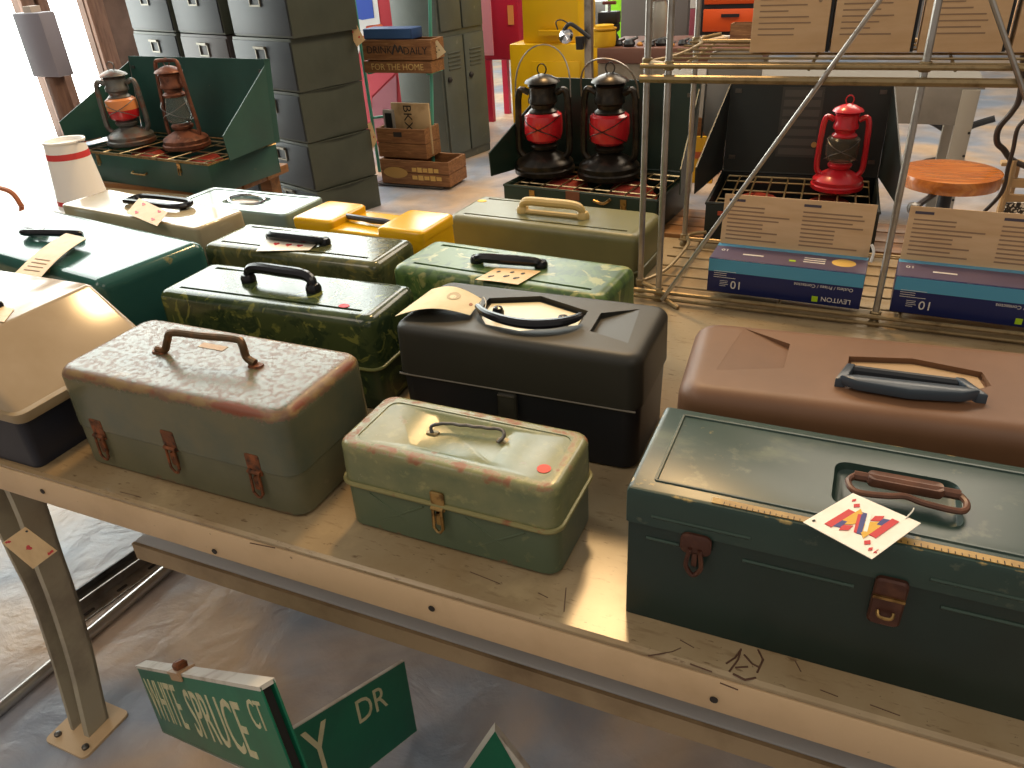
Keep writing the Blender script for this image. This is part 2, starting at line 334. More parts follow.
# ---------------------------------------------------------------- toolbox helpers
def shoulder(hw, hd, rc, H, rt, wear=0, n=5, last=0):
    out = []
    for k in range(n+1):
        a = k/n*PI/2; ins = rt*(1-math.cos(a)); out.append((hw-ins, hd-ins, max(rc-ins*.8, .003), H-rt+rt*math.sin(a), wear*math.sin(2*a)**.6 if 0 < k < n else (wear*.4 if k == 0 else last)))
    return out
def body(root, W, D, H, rc, rt, seam, mlid, mbase, taper=.006, rim=0, mrim=None, wear=0, last=0, lidname='lid'):
    hw, hd = W/2, D/2
    b = MB().rr([(hw-taper-.004, hd-taper-.004, rc, 0), (hw-taper, hd-taper, rc, .004, wear*.7), (hw-taper, hd-taper, rc, .014, 0), (hw-taper*.4-.001, hd-taper*.4-.001, rc, seam-.001, 0)]).build('base', mbase, root)
    l = MB().rr([(hw, hd, rc, seam+.0005, wear*.2), (hw, hd, rc, seam+.004), (hw-.001, hd-.001, rc, H-rt-.006)]+shoulder(hw-.001, hd-.001, rc, H, rt, wear, last=last)+[(hw-rt-.006, hd-rt-.006, max(rc-rt, .003), H, last)]).build(lidname, mlid, root)
    if rim:
        pts = []
        for ci, (sx, sy) in enumerate(((1,1),(-1,1),(-1,-1),(1,-1))):
            for j in range(7):
                a = ci*PI/2+j*PI/12; pts.append((sx*(hw+rim*.3-rc)+rc*math.cos(a), sy*(hd+rim*.3-rc)+rc*math.sin(a), seam))
        MB().tube(pts, rim, 8, closed=True).build('rim', mrim or mlid, root)
    return b, l
def latch(root, x, z, y, m, w=.02, h=.045, loop=True):
    g = MB().rr([(w/2, h*.3, .003, 0), (w/2, h*.3, .003, .002), (w/2-.002, h*.3-.002, .002, .003)]).xf(frame((x, y, z+h*.22), (1,0,0), (0,0,1))).build('latch', m, root)
    MB().tube([(x-w*.45, y-.004, z+.002), (x+w*.45, y-.004, z+.002)], .003, 8).build('latch_pin', m, g)
    if loop:
        MB().tube([(x-w*.3, y-.005, z), (x-w*.34, y-.006, z-h*.55), (x-w*.1, y-.006, z-h*.68), (x+w*.1, y-.006, z-h*.68), (x+w*.34, y-.006, z-h*.55), (x+w*.3, y-.005, z)], .0022, 6).build('latch_loop', m, g)
        MB().rr([(w*.22, h*.2, .002, 0), (w*.2, h*.18, .002, .004)]).xf(frame((x, y, z-h*.3), (1,0,0), (0,0,1))).build('latch_hook', m, g)
    return g
def dot(root, u, v, z, m, rx=.011, ry=.011):
    p = top(root, u, v, z); MB().lathe([(1, 0), (1, .0006)], 20).xf(Matrix.Translation((p.x, p.y, z+.0002)) @ Matrix.Diagonal((rx, ry, 1, 1))).build('sticker', m, root)
def groove(x0, x1, y, w, z, depth, taper=True):
    return MB().prism([(x0, y-w/2), (x1, y-w/2*(.25 if taper else 1)), (x1, y+w/2*(.25 if taper else 1)), (x0, y+w/2)], [z-depth]*4, z+.01)
def grip(root, A, B, rise, m, r=.007, bulge=(0, -.012, 0), knob=True, name='handle'):
    A, B = Vector(A), Vector(B); d = (B-A).normalized(); L = (B-A).length; up = Vector((0,0,1)); bu = Vector(bulge)
    pts = smooth([A, A+up*rise*.7+bu*.5+d*L*.02, A+up*rise+bu+d*L*.14, (A+B)/2+up*rise*1.02+bu*1.05, B+up*rise+bu-d*L*.14, B+up*rise*.7+bu*.5-d*L*.02, B], 4)
    k = len(pts); rr_ = [r*(.8+.35*math.sin(PI*i/(k-1))) for i in range(k)]
    h = MB().tube(pts, rr_, 10).build(name, m, root)
    if knob:
        for P in (A, B): MB().lathe([(r*1.5, 0), (r*1.55, r*.8), (r*1.2, r*1.5), (0, r*1.7)], 12, P).build('handle_mount', m, h)
    return h
ZT = T+.0008
def tb_thing(label, x, y, rdeg): return thing('toolbox', label, 'toolbox', (x, y, ZT), math.radians(rdeg), 'toolboxes on the workbench')

# 1 rusty grey green box with three latches
M_RB = mat('grey_green_paint_rusted', '#66634a', .42, layers=[dict(c='#5a5a44', s=9, lo=.4, hi=.65), dict(c='#6e4a33', s=24, lo=.72, hi=.86, w=.30, d=8, r=.6), dict(c='#7d7358', s=45, lo=.66, hi=.74, w=.1, a=.4)], bump=.06, bscale=60)
M_RT = mat('rust_mottled_lid', '#66634a', .22, layers=[dict(c='#555a4a', s=9, lo=.4, hi=.65), dict(c='#7a6a58', s=70, lo=.50, hi=.64, w=.5, a=.0), dict(c='#74543f', s=130, lo=.78, hi=.90, w=.52, d=8, nr=.65, r=.5, a=.85), dict(c='#8a7048', s=26, lo=.98, hi=1.12, w=.62, d=8), dict(c='#7a4027', s=15, lo=1.06, hi=1.16, w=.60, d=8)], bump=.1, bscale=80)
b = tb_thing('rusty grey green metal toolbox with three rusted latches and thin bent handle', -.831, .72, -.2)
body(b, .424, .192, .167, .026, .016, .07, M_RT, M_RB, taper=.001, wear=1, last=.62)
pl, pr = top(b, 160, 352, .167), top(b, 256, 366, .167)
hd_ = MB().tube(smooth([pl+Vector((-.004,0,.005)), pl+Vector((.012,0,.006)), pl+Vector((.024,.0,.024)), pl+Vector((.036,.002,.037)), (pl+pr)/2+Vector((0,.002,.037)), pr+Vector((-.028,.002,.038)), pr+Vector((-.016,0,.032)), pr+Vector((-.014,0,.012)), pr+Vector((0,0,.005))], 5), .0058, 10).build('handle', mat('handle_rusty_bronze', '#5d4a33', .4, .5, layers=[dict(c='#7a5638', s=50, lo=.5, hi=.65)]), b)
for P in (pl, pr): MB().rr([(.012, .008, .006, .167, 0, P.x, P.y), (.011, .007, .006, .170, 0, P.x, P.y)]).build('handle_mount', M_RUSTP, hd_)
for (u, v) in ((101, 436), (172, 448), (256, 472)):
    p = front(b, u, v, -.095); latch(b, p.x, p.z, -.0945, M_RUSTP, .024, .058)
p = top(b, 213, 347, .167); MB().box((p.x, p.y, .1674), (.048, .014, .0006)).build('label_patch', flat('#b39067'), b)
p = top(b, 222, 338, .167); MB().box((p.x, p.y, .1674), (.05, .008, .0006)).build('label_patch', flat('#b3423e'), b)

# 2 small green tackle box
M_SG = mat('small_green_base', '#56634a', .4, layers=[dict(c='#53604a', s=8, lo=.4, hi=.65), dict(c='#7b5038', s=30, lo=.70, hi=.8, w=.25), dict(c='#7c7d58', s=50, lo=.62, hi=.72, a=.5)])
M_SGT = mat('small_green_lid', '#5f6b4e', .26, layers=[dict(c='#85835a', s=10, lo=.3, hi=.6, w=.45, a=.85), dict(c='#8a5a3c', s=42, lo=.66, hi=.78, w=.22, d=9, r=.55), dict(c='#aaa36d', s=60, lo=.56, hi=.7, a=.4)], bump=.06, bscale=120)
b = tb_thing('small mossy green metal tackle box with brass latch and round red price dot', -.407, .706, -.5)
bs, ld = body(b, .304, .132, .133, .02, .008, .073, M_SGT, M_SG, taper=.001, rim=.0035, mrim=mat('rim_olive', '#8a8355', .35, .2, layers=[dict(c='#8a5a3c', s=40, lo=.6, hi=.7)]), wear=.8, last=.75)
cut(ld, [MB().rr([(.131, .047, .012, .1318), (.1325, .0485, .013, .1345)], n=5), MB().rr([(.052, .033, .006, .1275), (.060, .040, .008, .1325)], n=4)])
A, B_ = top(b, 433, 433, .128), top(b, 503, 441, .128)
MB().tube(smooth([A+Vector((0,-.002,.001)), A+Vector((-.003,.003,.008)), A+Vector((.008,.010,.010))]+[A.lerp(B_, .15+.1*i)+Vector((0,.010+.0016*(i % 2),.010)) for i in range(8)]+[B_+Vector((-.004,.008,.010)), B_+Vector((.002,.0,.008)), B_+Vector((-.004,-.006,.001))], 4), .0024, 8).build('handle', M_STEELD, b)
for P in (A, B_): MB().rr([(.009, .006, .004, .1276, 0, P.x, P.y), (.008, .005, .004, .130, 0, P.x, P.y)]).build('handle_mount', mat_hm if 'mat_hm' in globals() else globals().setdefault('mat_hm', mat('mount_worn', '#8a7a55', .4, .4)), b)
p = front(b, 439, 508, -.066); latch(b, p.x, p.z, -.0665, M_BRASS, .019, .05)
dot(b, 544, 469, .1318, flat('#d8412c'), .0085, .0085)
for sx in (-1, 1):
    MB().tube([(sx*.11, -.0632, .012), (sx*.03, -.0645, .062)], .0018, 5).build('pressed_rib', M_SG, bs); MB().tube([(sx*.03, -.0632, .012), (sx*.11, -.0645, .062)], .0018, 5).build('pressed_rib', M_SG, bs)

# 3 black plastic box
M_BP = mat('black_box_plastic', '#2a2922', .5, bump=.15, bscale=500, bdist=.0006, layers=[dict(c='#2f2d26', s=6, lo=.4, hi=.7)])
M_BPB = mat('black_box_base', '#191b20', .45)
b = tb_thing('charcoal black plastic tackle box with hexagonal cream inset and paper tag', -.416, .964, .7)
bs, ld = body(b, .384, .184, .187, .024, .014, .105, M_BP, M_BPB, taper=.005)
HX = [top(b, u, v, .187) for u, v in ((478, 313), (484, 324), (520, 331), (579, 325), (588, 311), (541, 296), (489, 298))]
cx_ = sum(p.x for p in HX)/7; cy_ = sum(p.y for p in HX)/7
hexc = MB().prism([(p.x, p.y) for p in HX], .178, .2)
def ramp(pts, depths, H): return MB().prism([(p[0], p[1]) for p in pts], [H-d for d in depths], H+.01)
RP = [top(b, u, v, .187) for u, v in ((590, 331), (628, 343), (640, 309), (601, 313))]
cut(ld, [hexc, ramp(RP, (.008, .0002, .0002, .008), .187), ramp([(-p.x+2*cx_*0, p.y) for p in RP][::-1], (.008, .0002, .0002, .008)[::-1], .187)])
MB().prism([(cx_+(p.x-cx_)*.93, cy_+(p.y-cy_)*.9) for p in HX], .1782, .1795).build('inset_plate', mat('cream_plate', '#d8c79c', .35), b)
hp = [top(b, u, v, .19) for u, v in ((478, 311), (486, 318), (505, 325), (529, 329), (556, 328), (574, 324), (581, 320))]
hn = MB().tube(smooth([p+Vector((0,0,.008)) for p in hp], 4), [.0065*(.75+.45*math.sin(PI*i/24)) for i in range(25)], 10).build('handle', M_BLACK, b)
for u, v in ((498, 311), (563, 320)):
    p = top(b, u, v, .187); MB().lathe([(.009, .178), (.0095, .186), (.007, .193), (0, .195)], 12, (p.x, p.y, 0)).build('handle_mount', M_BLACK, hn)
MB().tube([(-.186, -.0915, .1045), (.186, -.0915, .1045)], .0016, 6).build('rim_highlight', mat('rim_highlight_grey', '#6d675c', .4), b)  # edge highlight of the lid rim, put in as a lighter line
p = front(b, 508, 402, -.092); lt = MB().rr([(.0145, .022, .003, 0), (.0145, .022, .003, .006), (.012, .019, .003, .008)]).xf(frame((p.x, -.0905, p.z-.006), (1,0,0), (0,0,1))).build('latch', M_BP, b)
box('latch_edge', (p.x, -.0992, p.z+.014), (.026, .002, .002), M_STEEL, lt)

# 4 big dark green steel box
M_BG = mat('dark_green_paint', '#1c2f2a', .35, layers=[dict(c='#16251f', s=4, lo=.4, hi=.65), dict(c='#47543e', s=16, lo=.70, hi=.8, a=.7), dict(c='#8a7a4c', s=60, lo=.80, hi=.85, w=.2)])
M_BGT = mat('dark_green_lid_worn', '#2b3f38', .32, layers=[dict(c='#233630', s=5, lo=.4, hi=.65), dict(c='#5c6350', s=11, lo=.56, hi=.72, a=.75, d=8, st=(1,1.6,1)), dict(c='#7d7f68', s=30, lo=.62, hi=.74, a=.55, d=9), dict(c='#a08a55', s=22, lo=.72, hi=.78, w=.25), dict(c='#9a5c33', s=14, lo=.76, hi=.78)], bump=.04, bscale=40)
b = tb_thing('large dark green steel toolbox at right front with brown handle and yellow measuring tape strip', .079, .703, 0)
HB, HD_, HW = .18, .083, .246
bs = MB().rr([(HW, HD_, .004, 0), (HW, HD_, .004, .003), (HW, HD_, .004, .135)], n=2).build('base', M_BG, b)
ld = MB().rr([(HW+.002, HD_+.002, .004, .136), (HW+.002, HD_+.002, .004, .175, 0), (HW, HD_, .004, .179, .6), (HW-.003, HD_-.003, .003, HB, .3)], n=2).build('lid', M_BGT, b)
R0 = [top(b, u, v, HB) for u, v in ((829, 504), (953, 530), (972, 487), (836, 458))]
rx, ry = (R0[1].x+R0[2].x)/2, (R0[0].y+R0[3].y)/2; lx = (R0[0].x+R0[3].x)/2; rcx = (lx+rx)/2; rhw = (rx-lx)/2; rcy = (max(p.y for p in R0)+min(p.y for p in R0))/2; rhd = (max(p.y for p in R0)-min(p.y for p in R0))/2*.92
cut(ld, [MB().rr([(rhw-.008, rhd-.006, .01, HB-.009, 0, rcx, rcy), (rhw-.004, rhd-.003, .012, HB-.007, 0, rcx, rcy), (rhw, rhd, .014, HB+.001, 0, rcx, rcy)], n=5)])
pts = [(-HW+.022, HD_-.012), (-HW+.022, -HD_+.016)]; e = .0012
for P, Q in (((-HW+.024, HD_-.014), (-HW+.024, -HD_+.02)), ((-HW+.024, HD_-.014), (HW-.024, HD_-.014)), ((HW-.024, HD_-.014), (HW-.024, -HD_+.02)), ((-HW+.024, -HD_+.02), (HW-.024, -HD_+.02))):
    MB().tube([(*P, HB-.0004), (*Q, HB-.0004)], .0022, 6).build('pressed_ridge', M_BGT, ld)
M_TAPE = mat('yellow_tape_strip', '#a98646', .45, layers=[dict(c='#8a6a38', s=30, lo=.45, hi=.65), dict(c='#2f3a30', s=40, lo=.68, hi=.72)])
p0, p1 = top(b, 712, 501, HB), top(b, 1024, 574, HB)
tp = box('tape_strip', ((p0.x+HW-.01)/2, -HD_+.007, HB+.0004), (HW-.01-p0.x, .0085, .0008), M_TAPE, b)
for i in range(60):
    x = p0.x+.012+i*.0055
    if x < HW-.015: box('tape_mark', (x, -HD_+.0045, HB+.001), (.0007, .003 if i % 4 else .0055, .0004), M_INK, tp)
M_BRH = mat('brown_handle_enamel', '#6a4634', .38, layers=[dict(c='#54372a', s=30, lo=.45, hi=.65)])
A, B_ = top(b, 862, 485, HB), top(b, 945, 500, HB); hz = HB+.010
h4 = MB().tube(smooth([(A.x-.008, A.y, hz), (A.x-.014, A.y-.012, hz), (A.x-.006, A.y-.027, hz), (A.x+.02, A.y-.026, hz+.001), (.5*(A.x+B_.x), A.y-.022, hz+.002), (B_.x-.02, A.y-.026, hz+.001), (B_.x+.01, A.y-.026, hz), (B_.x+.016, A.y-.012, hz), (B_.x+.010, A.y, hz)], 5), .0032, 8).build('handle', M_BRH, b)
MB().rr([((B_.x-A.x)/2-.004, .0085, .005, hz-.004, 0, (A.x+B_.x)/2, A.y), ((B_.x-A.x)/2-.002, .0095, .006, hz, 0, (A.x+B_.x)/2, A.y), ((B_.x-A.x)/2-.004, .008, .005, hz+.005, 0, (A.x+B_.x)/2, A.y), ((B_.x-A.x)/2-.010, .0045, .003, hz+.0035, 0, (A.x+B_.x)/2, A.y)]).build('grip_plate', M_BRH, h4)
MB().tube([(A.x-.009, A.y, hz), (B_.x+.011, A.y, hz)], .0052, 8).build('handle_bar', M_BRH, h4)
M_LB = mat('brown_latch', '#4a2c22', .38, .3, layers=[dict(c='#63402f', s=40, lo=.5, hi=.68)])
p = front(b, 888, 597, -HD_)
g = MB().rr([(.0145, .029, .006, 0), (.0145, .029, .006, .004), (.0125, .027, .005, .006)]).xf(frame((p.x, -HD_-.002, p.z-.002), (1,0,0), (0,0,1))).build('centre_hasp', M_LB, b)
box('hasp_hinge', (p.x, -HD_-.009, p.z+.006), (.028, .003, .003), M_BRASS, g)
MB().tube(smooth([(p.x-.007, -HD_-.008, p.z-.012), (p.x-.005, -HD_-.013, p.z-.015), (p.x+.005, -HD_-.013, p.z-.015), (p.x+.007, -HD_-.008, p.z-.012)], 4), .0017, 6).build('hasp_staple', M_BRASS, g)
pc = p.x
for sx in (-1, 1):
    q = front(b, 696, 548, -HD_); x = q.x if sx < 0 else 2*pc-q.x
    if x > HW-.03: x = HW-.035
    g = MB().rr([(.016, .013, .008, 0), (.016, .013, .008, .003), (.012, .01, .006, .005)]).xf(frame((x, -HD_-.002, q.z+.008), (1,0,0), (0,0,1))).build('side_latch', M_LB, b)
    MB().tube(smooth([(x-.005, -HD_-.007, q.z+.004), (x-.008, -HD_-.008, q.z-.016), (x-.006, -HD_-.008, q.z-.024), (x, -HD_-.008, q.z-.031), (x+.006, -HD_-.008, q.z-.024), (x+.008, -HD_-.008, q.z-.016), (x+.005, -HD_-.007, q.z+.004)], 3), .0026, 6).build('latch_loop', M_LB, g)
    box('latch_hook', (x, -HD_-.004, q.z-.010), (.006, .006, .02), M_LB, g, bevel=.001)
M_RIB = mat('rib_highlight_green', '#37493f', .3)  # lighter green paints the highlight along the ribs
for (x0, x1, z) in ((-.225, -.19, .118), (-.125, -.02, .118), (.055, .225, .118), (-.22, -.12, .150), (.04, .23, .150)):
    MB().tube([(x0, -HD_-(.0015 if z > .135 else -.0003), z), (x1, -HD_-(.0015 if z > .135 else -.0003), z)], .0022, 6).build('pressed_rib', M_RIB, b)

# 5 brown plastic box
M_BR = mat('brown_plastic', '#735138', .5, bump=.08, bscale=500, bdist=.0005, layers=[dict(c='#664731', s=6, lo=.4, hi=.7)])
b = tb_thing('long chestnut brown plastic tackle box with slate blue handle', .100, .935, 4.3)
bs, ld = body(b, .545, .212, .19, .032, .022, .075, M_BR, mat('brown_base', '#5a3524', .45), taper=.006)
HX = [top(b, u, v, .19) for u, v in ((822, 368), (823, 354), (905, 349), (1000, 373), (1000, 397), (960, 402))]
cx_ = sum(p.x for p in HX)/6; cy_ = sum(p.y for p in HX)/6
HXs = [(-.078+cx_, -.012+cy_), (-.05+cx_, -.035+cy_), (.05+cx_, -.035+cy_), (.08+cx_, -.012+cy_), (.075+cx_, .02+cy_), (.0+cx_, .038+cy_), (-.075+cx_, .026+cy_)]
LP = [top(b, u, v, .19) for u, v in ((716, 370), (784, 368), (790, 344), (744, 328))]
LPp = [(p.x, p.y) for p in LP]
cut(ld, [MB().prism(HXs, .182, .21), ramp(LPp, (.0002, .007, .007, .0002), .19), ramp([(2*cx_-x, y) for x, y in LPp][::-1], (.0002, .007, .007, .0002)[::-1], .19)])
MB().prism([(cx_+(x-cx_)*.95, cy_+(y-cy_)*.93) for x, y in HXs], .1822, .1835).build('inset_plate', mat('tan_plate', '#a98a63', .45), b)
M_SLATE = mat('slate_handle', '#3e4750', .3)
A, B_ = top(b, 838, 381, .197), top(b, 980, 397, .197); mid = (A+B_)/2
A2, B2 = top(b, 850, 368, .197), top(b, 958, 382, .197)
hh = MB().prism([(A.x, A.y), (A.x+.02, A.y-.012), (mid.x, mid.y-.019), (B_.x-.02, B_.y-.012), (B_.x, B_.y), (B_.x-.02, B_.y+.005), (A.x+.02, A.y+.005)], .193, .207).build('handle', M_SLATE, b, bevel=.003)
for P, Q in ((A, A2), (B_, B2)): MB().prism([(P.x-.004, P.y-.002), (P.x+.008, P.y-.002), (Q.x+.006, Q.y+.004), (Q.x-.004, Q.y+.004)] , .184, .202).build('handle_arm', M_SLATE, hh, bevel=.002)
MB().tube([(A2.x, A2.y+.001, .193), (B2.x, B2.y+.001, .193)], .0075, 10).build('hinge_rod', mat('slate_dark', '#23272c', .35), hh)

# 6-8 camouflage boxes
def camo(name, c1, c2, c3, s, o=0, rough=.3):
    return mat(name, c1, rough, layers=[dict(c=c2, s=s, lo=.46, hi=.54, d=3, dist=1.6, o=o), dict(c=c3, s=s*1.2, lo=.57, hi=.63, d=3, dist=2.2, o=o+9), dict(c=c1, s=s*2, lo=.52, hi=.60, d=2, dist=1.5, o=o+3, a=.7)], bump=.05, bscale=300)
def hbox(label, x, y, rdeg, W, D, H, mlid, mbase, rc=.02, rt=.016, seam=.08, rimm=None):
    W += .010; D += .006
    b = tb_thing(label, x, y, rdeg); bs, ld = body(b, W, D, H, rc, rt, seam, mlid, mbase, taper=.003, rim=.003, mrim=rimm)
    w2 = W/2-.035; yg = D/2-.03
    cut(ld, [groove(-w2, -.05, yg, .009, H, .004), groove(w2, .05, yg, .009, H, .004), groove(-w2, w2, -yg, .007, H, .004, False)])
    return b, ld
b, ld = hbox('dark green swirl camouflage toolbox with red sticker behind the rusty box', -.888, .972, 1.5, .437, .148, .17, camo('camo_swirl_lid', '#3f4a2a', '#2c3a24', '#6e7138', 16, 0, .15), camo('camo_swirl_base', '#33402a', '#223020', '#55602f', 16), rimm=flat('#6d7040', .4))
A, B_ = top(b, 249, 281, .17), top(b, 314, 291, .17); grip(b, A, B_, .026, M_BLACK, .009, (0, .004, 0))
dot(b, 344, 306, .17, flat('#c8323e'), .010, .007)
b, ld = hbox('grey olive camouflage toolbox with heart card tucked under its handle', -.997, 1.184, 0, .415, .146, .17, camo('camo_olive_lid', '#57583a', '#464a30', '#70693c', 14, 20, .13), flat('#3d4230'), rimm=flat('#4d5238', .4))
A, B_ = top(b, 272, 238, .17), top(b, 325, 244, .17); grip(b, A, B_, .012, M_BLACK, .008, (0, -.014, 0)); MB().tube([A+Vector((.004,.010,.006)), B_+Vector((-.004,.010,.006))], .004, 8).build('hinge_rod', M_BLACK, b)
b, ld = hbox('bright green forest camouflage toolbox with club card under black handle', -.544, 1.177, -4.1, .412, .152, .17, camo('camo_forest_lid', '#56703a', '#3c5630', '#95965a', 13, 40, .34), flat('#33452a'), rimm=flat('#4d5f38', .4))
A, B_ = top(b, 477, 262, .17), top(b, 541, 267, .17); grip(b, A, B_, .012, M_BLACK, .008, (0, -.008, 0))
# 9 olive box with cream handle
M_OL = mat('olive_plastic', '#6b6843', .38, layers=[dict(c='#5e5d3d', s=6, lo=.4, hi=.7)], bump=.05, bscale=300)
b, ld = hbox('plain olive drab toolbox with cream handle behind the forest camouflage one', -.634, 1.62, -3.5, .465, .174, .118, M_OL, flat('#4f5236'), rc=.022, rt=.018, seam=.035, rimm=M_OL)
M_CRH = mat('cream_handle', '#c9ae72', .4)
A, B_ = top(b, 523, 212, .118), top(b, 583, 218, .118); grip(b, A, B_, .030, M_CRH, .0095, (0, -.008, 0)); MB().tube([A+Vector((.004,-.004,.004)), B_+Vector((-.004,-.004,.004))], .006, 8).build('hinge_rod', M_CRH, b)
dot(b, 482, 201, .118, flat('#e0b51e'), .012, .010)
# 10 yellow box
M_YL = mat('yellow_plastic', '#e0ad18', .18, layers=[dict(c='#d3a015', s=6, lo=.4, hi=.7)])
b = tb_thing('bright yellow plastic toolbox with raised ends and dark handle', -.953, 1.36, -3)
bs, ld = body(b, .34, .134, .155, .015, .006, .1, M_YL, M_YL, taper=.004)
for sx, w_ in ((-1, .055), (1, .057)):
    MB().rr([(w_, .066, .012, .15, 0, sx*(.17-w_), 0), (w_, .066, .012, .166, 0, sx*(.17-w_), 0)]+[(w_-.008+.008*math.cos(a), .058+.008*math.cos(a), .010, .164+.008*math.sin(a), 0, sx*(.17-w_), 0) for a in (.4, .9, 1.3, PI/2)]).build('raised_end', M_YL, ld)
A, B_ = top(b, 345, 218, .160), top(b, 397, 226, .160)
hh = MB().tube([(A.x-.004, A.y+.034, .160), (A.x, A.y+.004, .164), (A.x+.006, A.y-.001, .165), (B_.x-.006, B_.y, .165), (B_.x, B_.y+.004, .164), (B_.x+.006, B_.y+.03, .160)], .0065, 8).build('handle', mat('dark_grey_handle', '#34383f', .35), b)
MB().lathe([(1, .1552), (1, .157), (.8, .158)], 20).xf(Matrix.Translation((.004, .012, 0)) @ Matrix.Diagonal((.03, .017, 1, 1))).build('oval_badge', mat('badge_grey', '#6b5d4a', .4), b)
# 11 pale teal metal box with chrome handle
M_PT = mat('pale_teal_metal', '#7f9390', .10, .15, layers=[dict(c='#6e8582', s=7, lo=.4, hi=.7)])
b = tb_thing('pale teal metal toolbox with oval chrome handle beside the yellow one', -1.325, 1.392, -1.5)
bs, ld = body(b, .35, .147, .17, .015, .006, .1, M_PT, M_PT, taper=.004)
cut(ld, [MB().rr([(.150, .055, .01, .1685), (.152, .057, .011, .175)]), MB().rr([(.055, .030, .02, .163), (.060, .034, .022, .1705)])])
pts = [(.052*math.cos(a), .024*math.sin(a), .170+.004*math.sin(a)) for a in [2*PI*i/24 for i in range(24)]]
hh = MB().tube(pts, .0035, 8, closed=True).build('handle', M_CHROME, b)
MB().lathe([(1, .1632), (1, .166), (.85, .1675)], 24).xf(Matrix.Translation((0, -.002, 0)) @ Matrix.Diagonal((.038, .018, 1, 1))).build('grip_plate', mat('worn_copper', '#8c7a68', .35, .6), hh)
# 12 tan box behind the teal one, glossy top
M_TN = mat('tan_box_paint', '#9a8158', .3, layers=[dict(c='#8a724d', s=8, lo=.4, hi=.7)])
b = tb_thing('tan toolbox with glossy pale lid and black loop handle behind the teal box', -1.467, 1.233, -6.9)
bs, ld = body(b, .476, .134, .19, .012, .006, .11, mat('pale_lid', '#b3a688', .08, layers=[dict(c='#a3957a', s=8, lo=.4, hi=.7)]), M_TN, taper=.003)
A, B_ = top(b, 128, 207, .19), top(b, 184, 203, .19)
A, B_ = top(b, 130, 203, .19), top(b, 180, 210, .19)
hh = MB().tube(smooth([(A.x, A.y-.01, .197), (A.x+.004, A.y+.02, .199), (A.x+.03, A.y+.032, .200), (B_.x-.02, B_.y+.034, .200), (B_.x+.012, B_.y+.022, .2), (B_.x+.008, B_.y+.004, .199), (B_.x-.02, B_.y-.012, .200), (A.x+.02, A.y-.014, .200), (A.x, A.y-.01, .197)], 4), .0062, 8).build('handle', M_BLACK, b)
for P in ((A.x+.005, A.y+.005), (B_.x, B_.y+.008)): MB().lathe([(.008, .19), (.009, .196), (.006, .201)], 12, (*P, 0)).build('handle_mount', M_BLACK, hh)
# 13 large teal box
M_TL = mat('teal_box_paint', '#2f5a54', .15, layers=[dict(c='#28504a', s=5, lo=.4, hi=.7), dict(c='#8d8250', s=20, lo=.78, hi=.86, w=.3)], bump=.03, bscale=200)
b = tb_thing('large rounded teal green toolbox at left with paper tag hung on handle', -1.467, 1.014, -8.7)
bs, ld = body(b, .58, .238, .19, .02, .02, .07, M_TL, M_TL, taper=.008, wear=.5)
A, B_ = top(b, 32, 236, .19), top(b, 78, 238, .19)
hh = MB().tube(smooth([A+Vector((0,.012,.004)), A+Vector((-.012,.0,.010)), A+Vector((.004,-.014,.013)), (A+B_)/2+Vector((0,-.014,.014)), B_+Vector((0,-.006,.012)), B_+Vector((.006,.004,.008))], 5), .0075, 10).build('handle', M_BLACK, b)
for P in (A+Vector((.01,.014,0)), B_): MB().lathe([(.012, 0), (.013, .008), (.009, .014), (0, .016)], 12, P).build('handle_mount', M_CHROME, hh)
# 14 beige and navy box
M_BE = mat('beige_plastic', '#a08c6e', .35, layers=[dict(c='#93805f', s=6, lo=.4, hi=.7)])
M_NV = mat('navy_plastic', '#20242f', .4)
b = tb_thing('beige lidded toolbox on navy blue base at far left front', -1.31, .706, 0)
MB().rr([(.212, .124, .012, 0), (.222, .130, .014, .098)], n=3).build('base', M_NV, b)
MB().rr([(.236, .134, .016, .092), (.238, .136, .016, .096), (.238, .136, .016, .108), (.230, .132, .014, .110)], n=4).build('lid_rim', M_BE, b)
ld = MB().rr([(.230, .132, .014, .108), (.130, .122, .008, .197, 0, 0, .004), (.126, .118, .008, .2, 0, 0, .004)], n=4).build('lid', mat('beige_lid', '#a8957a', .14, layers=[dict(c='#9a8668', s=6, lo=.4, hi=.7)]), b)
A, B_ = (-.06, -.0, .2), (.06, 0, .2); grip(b, A, B_, .016, M_BLACK, .007, (0, -.01, 0))

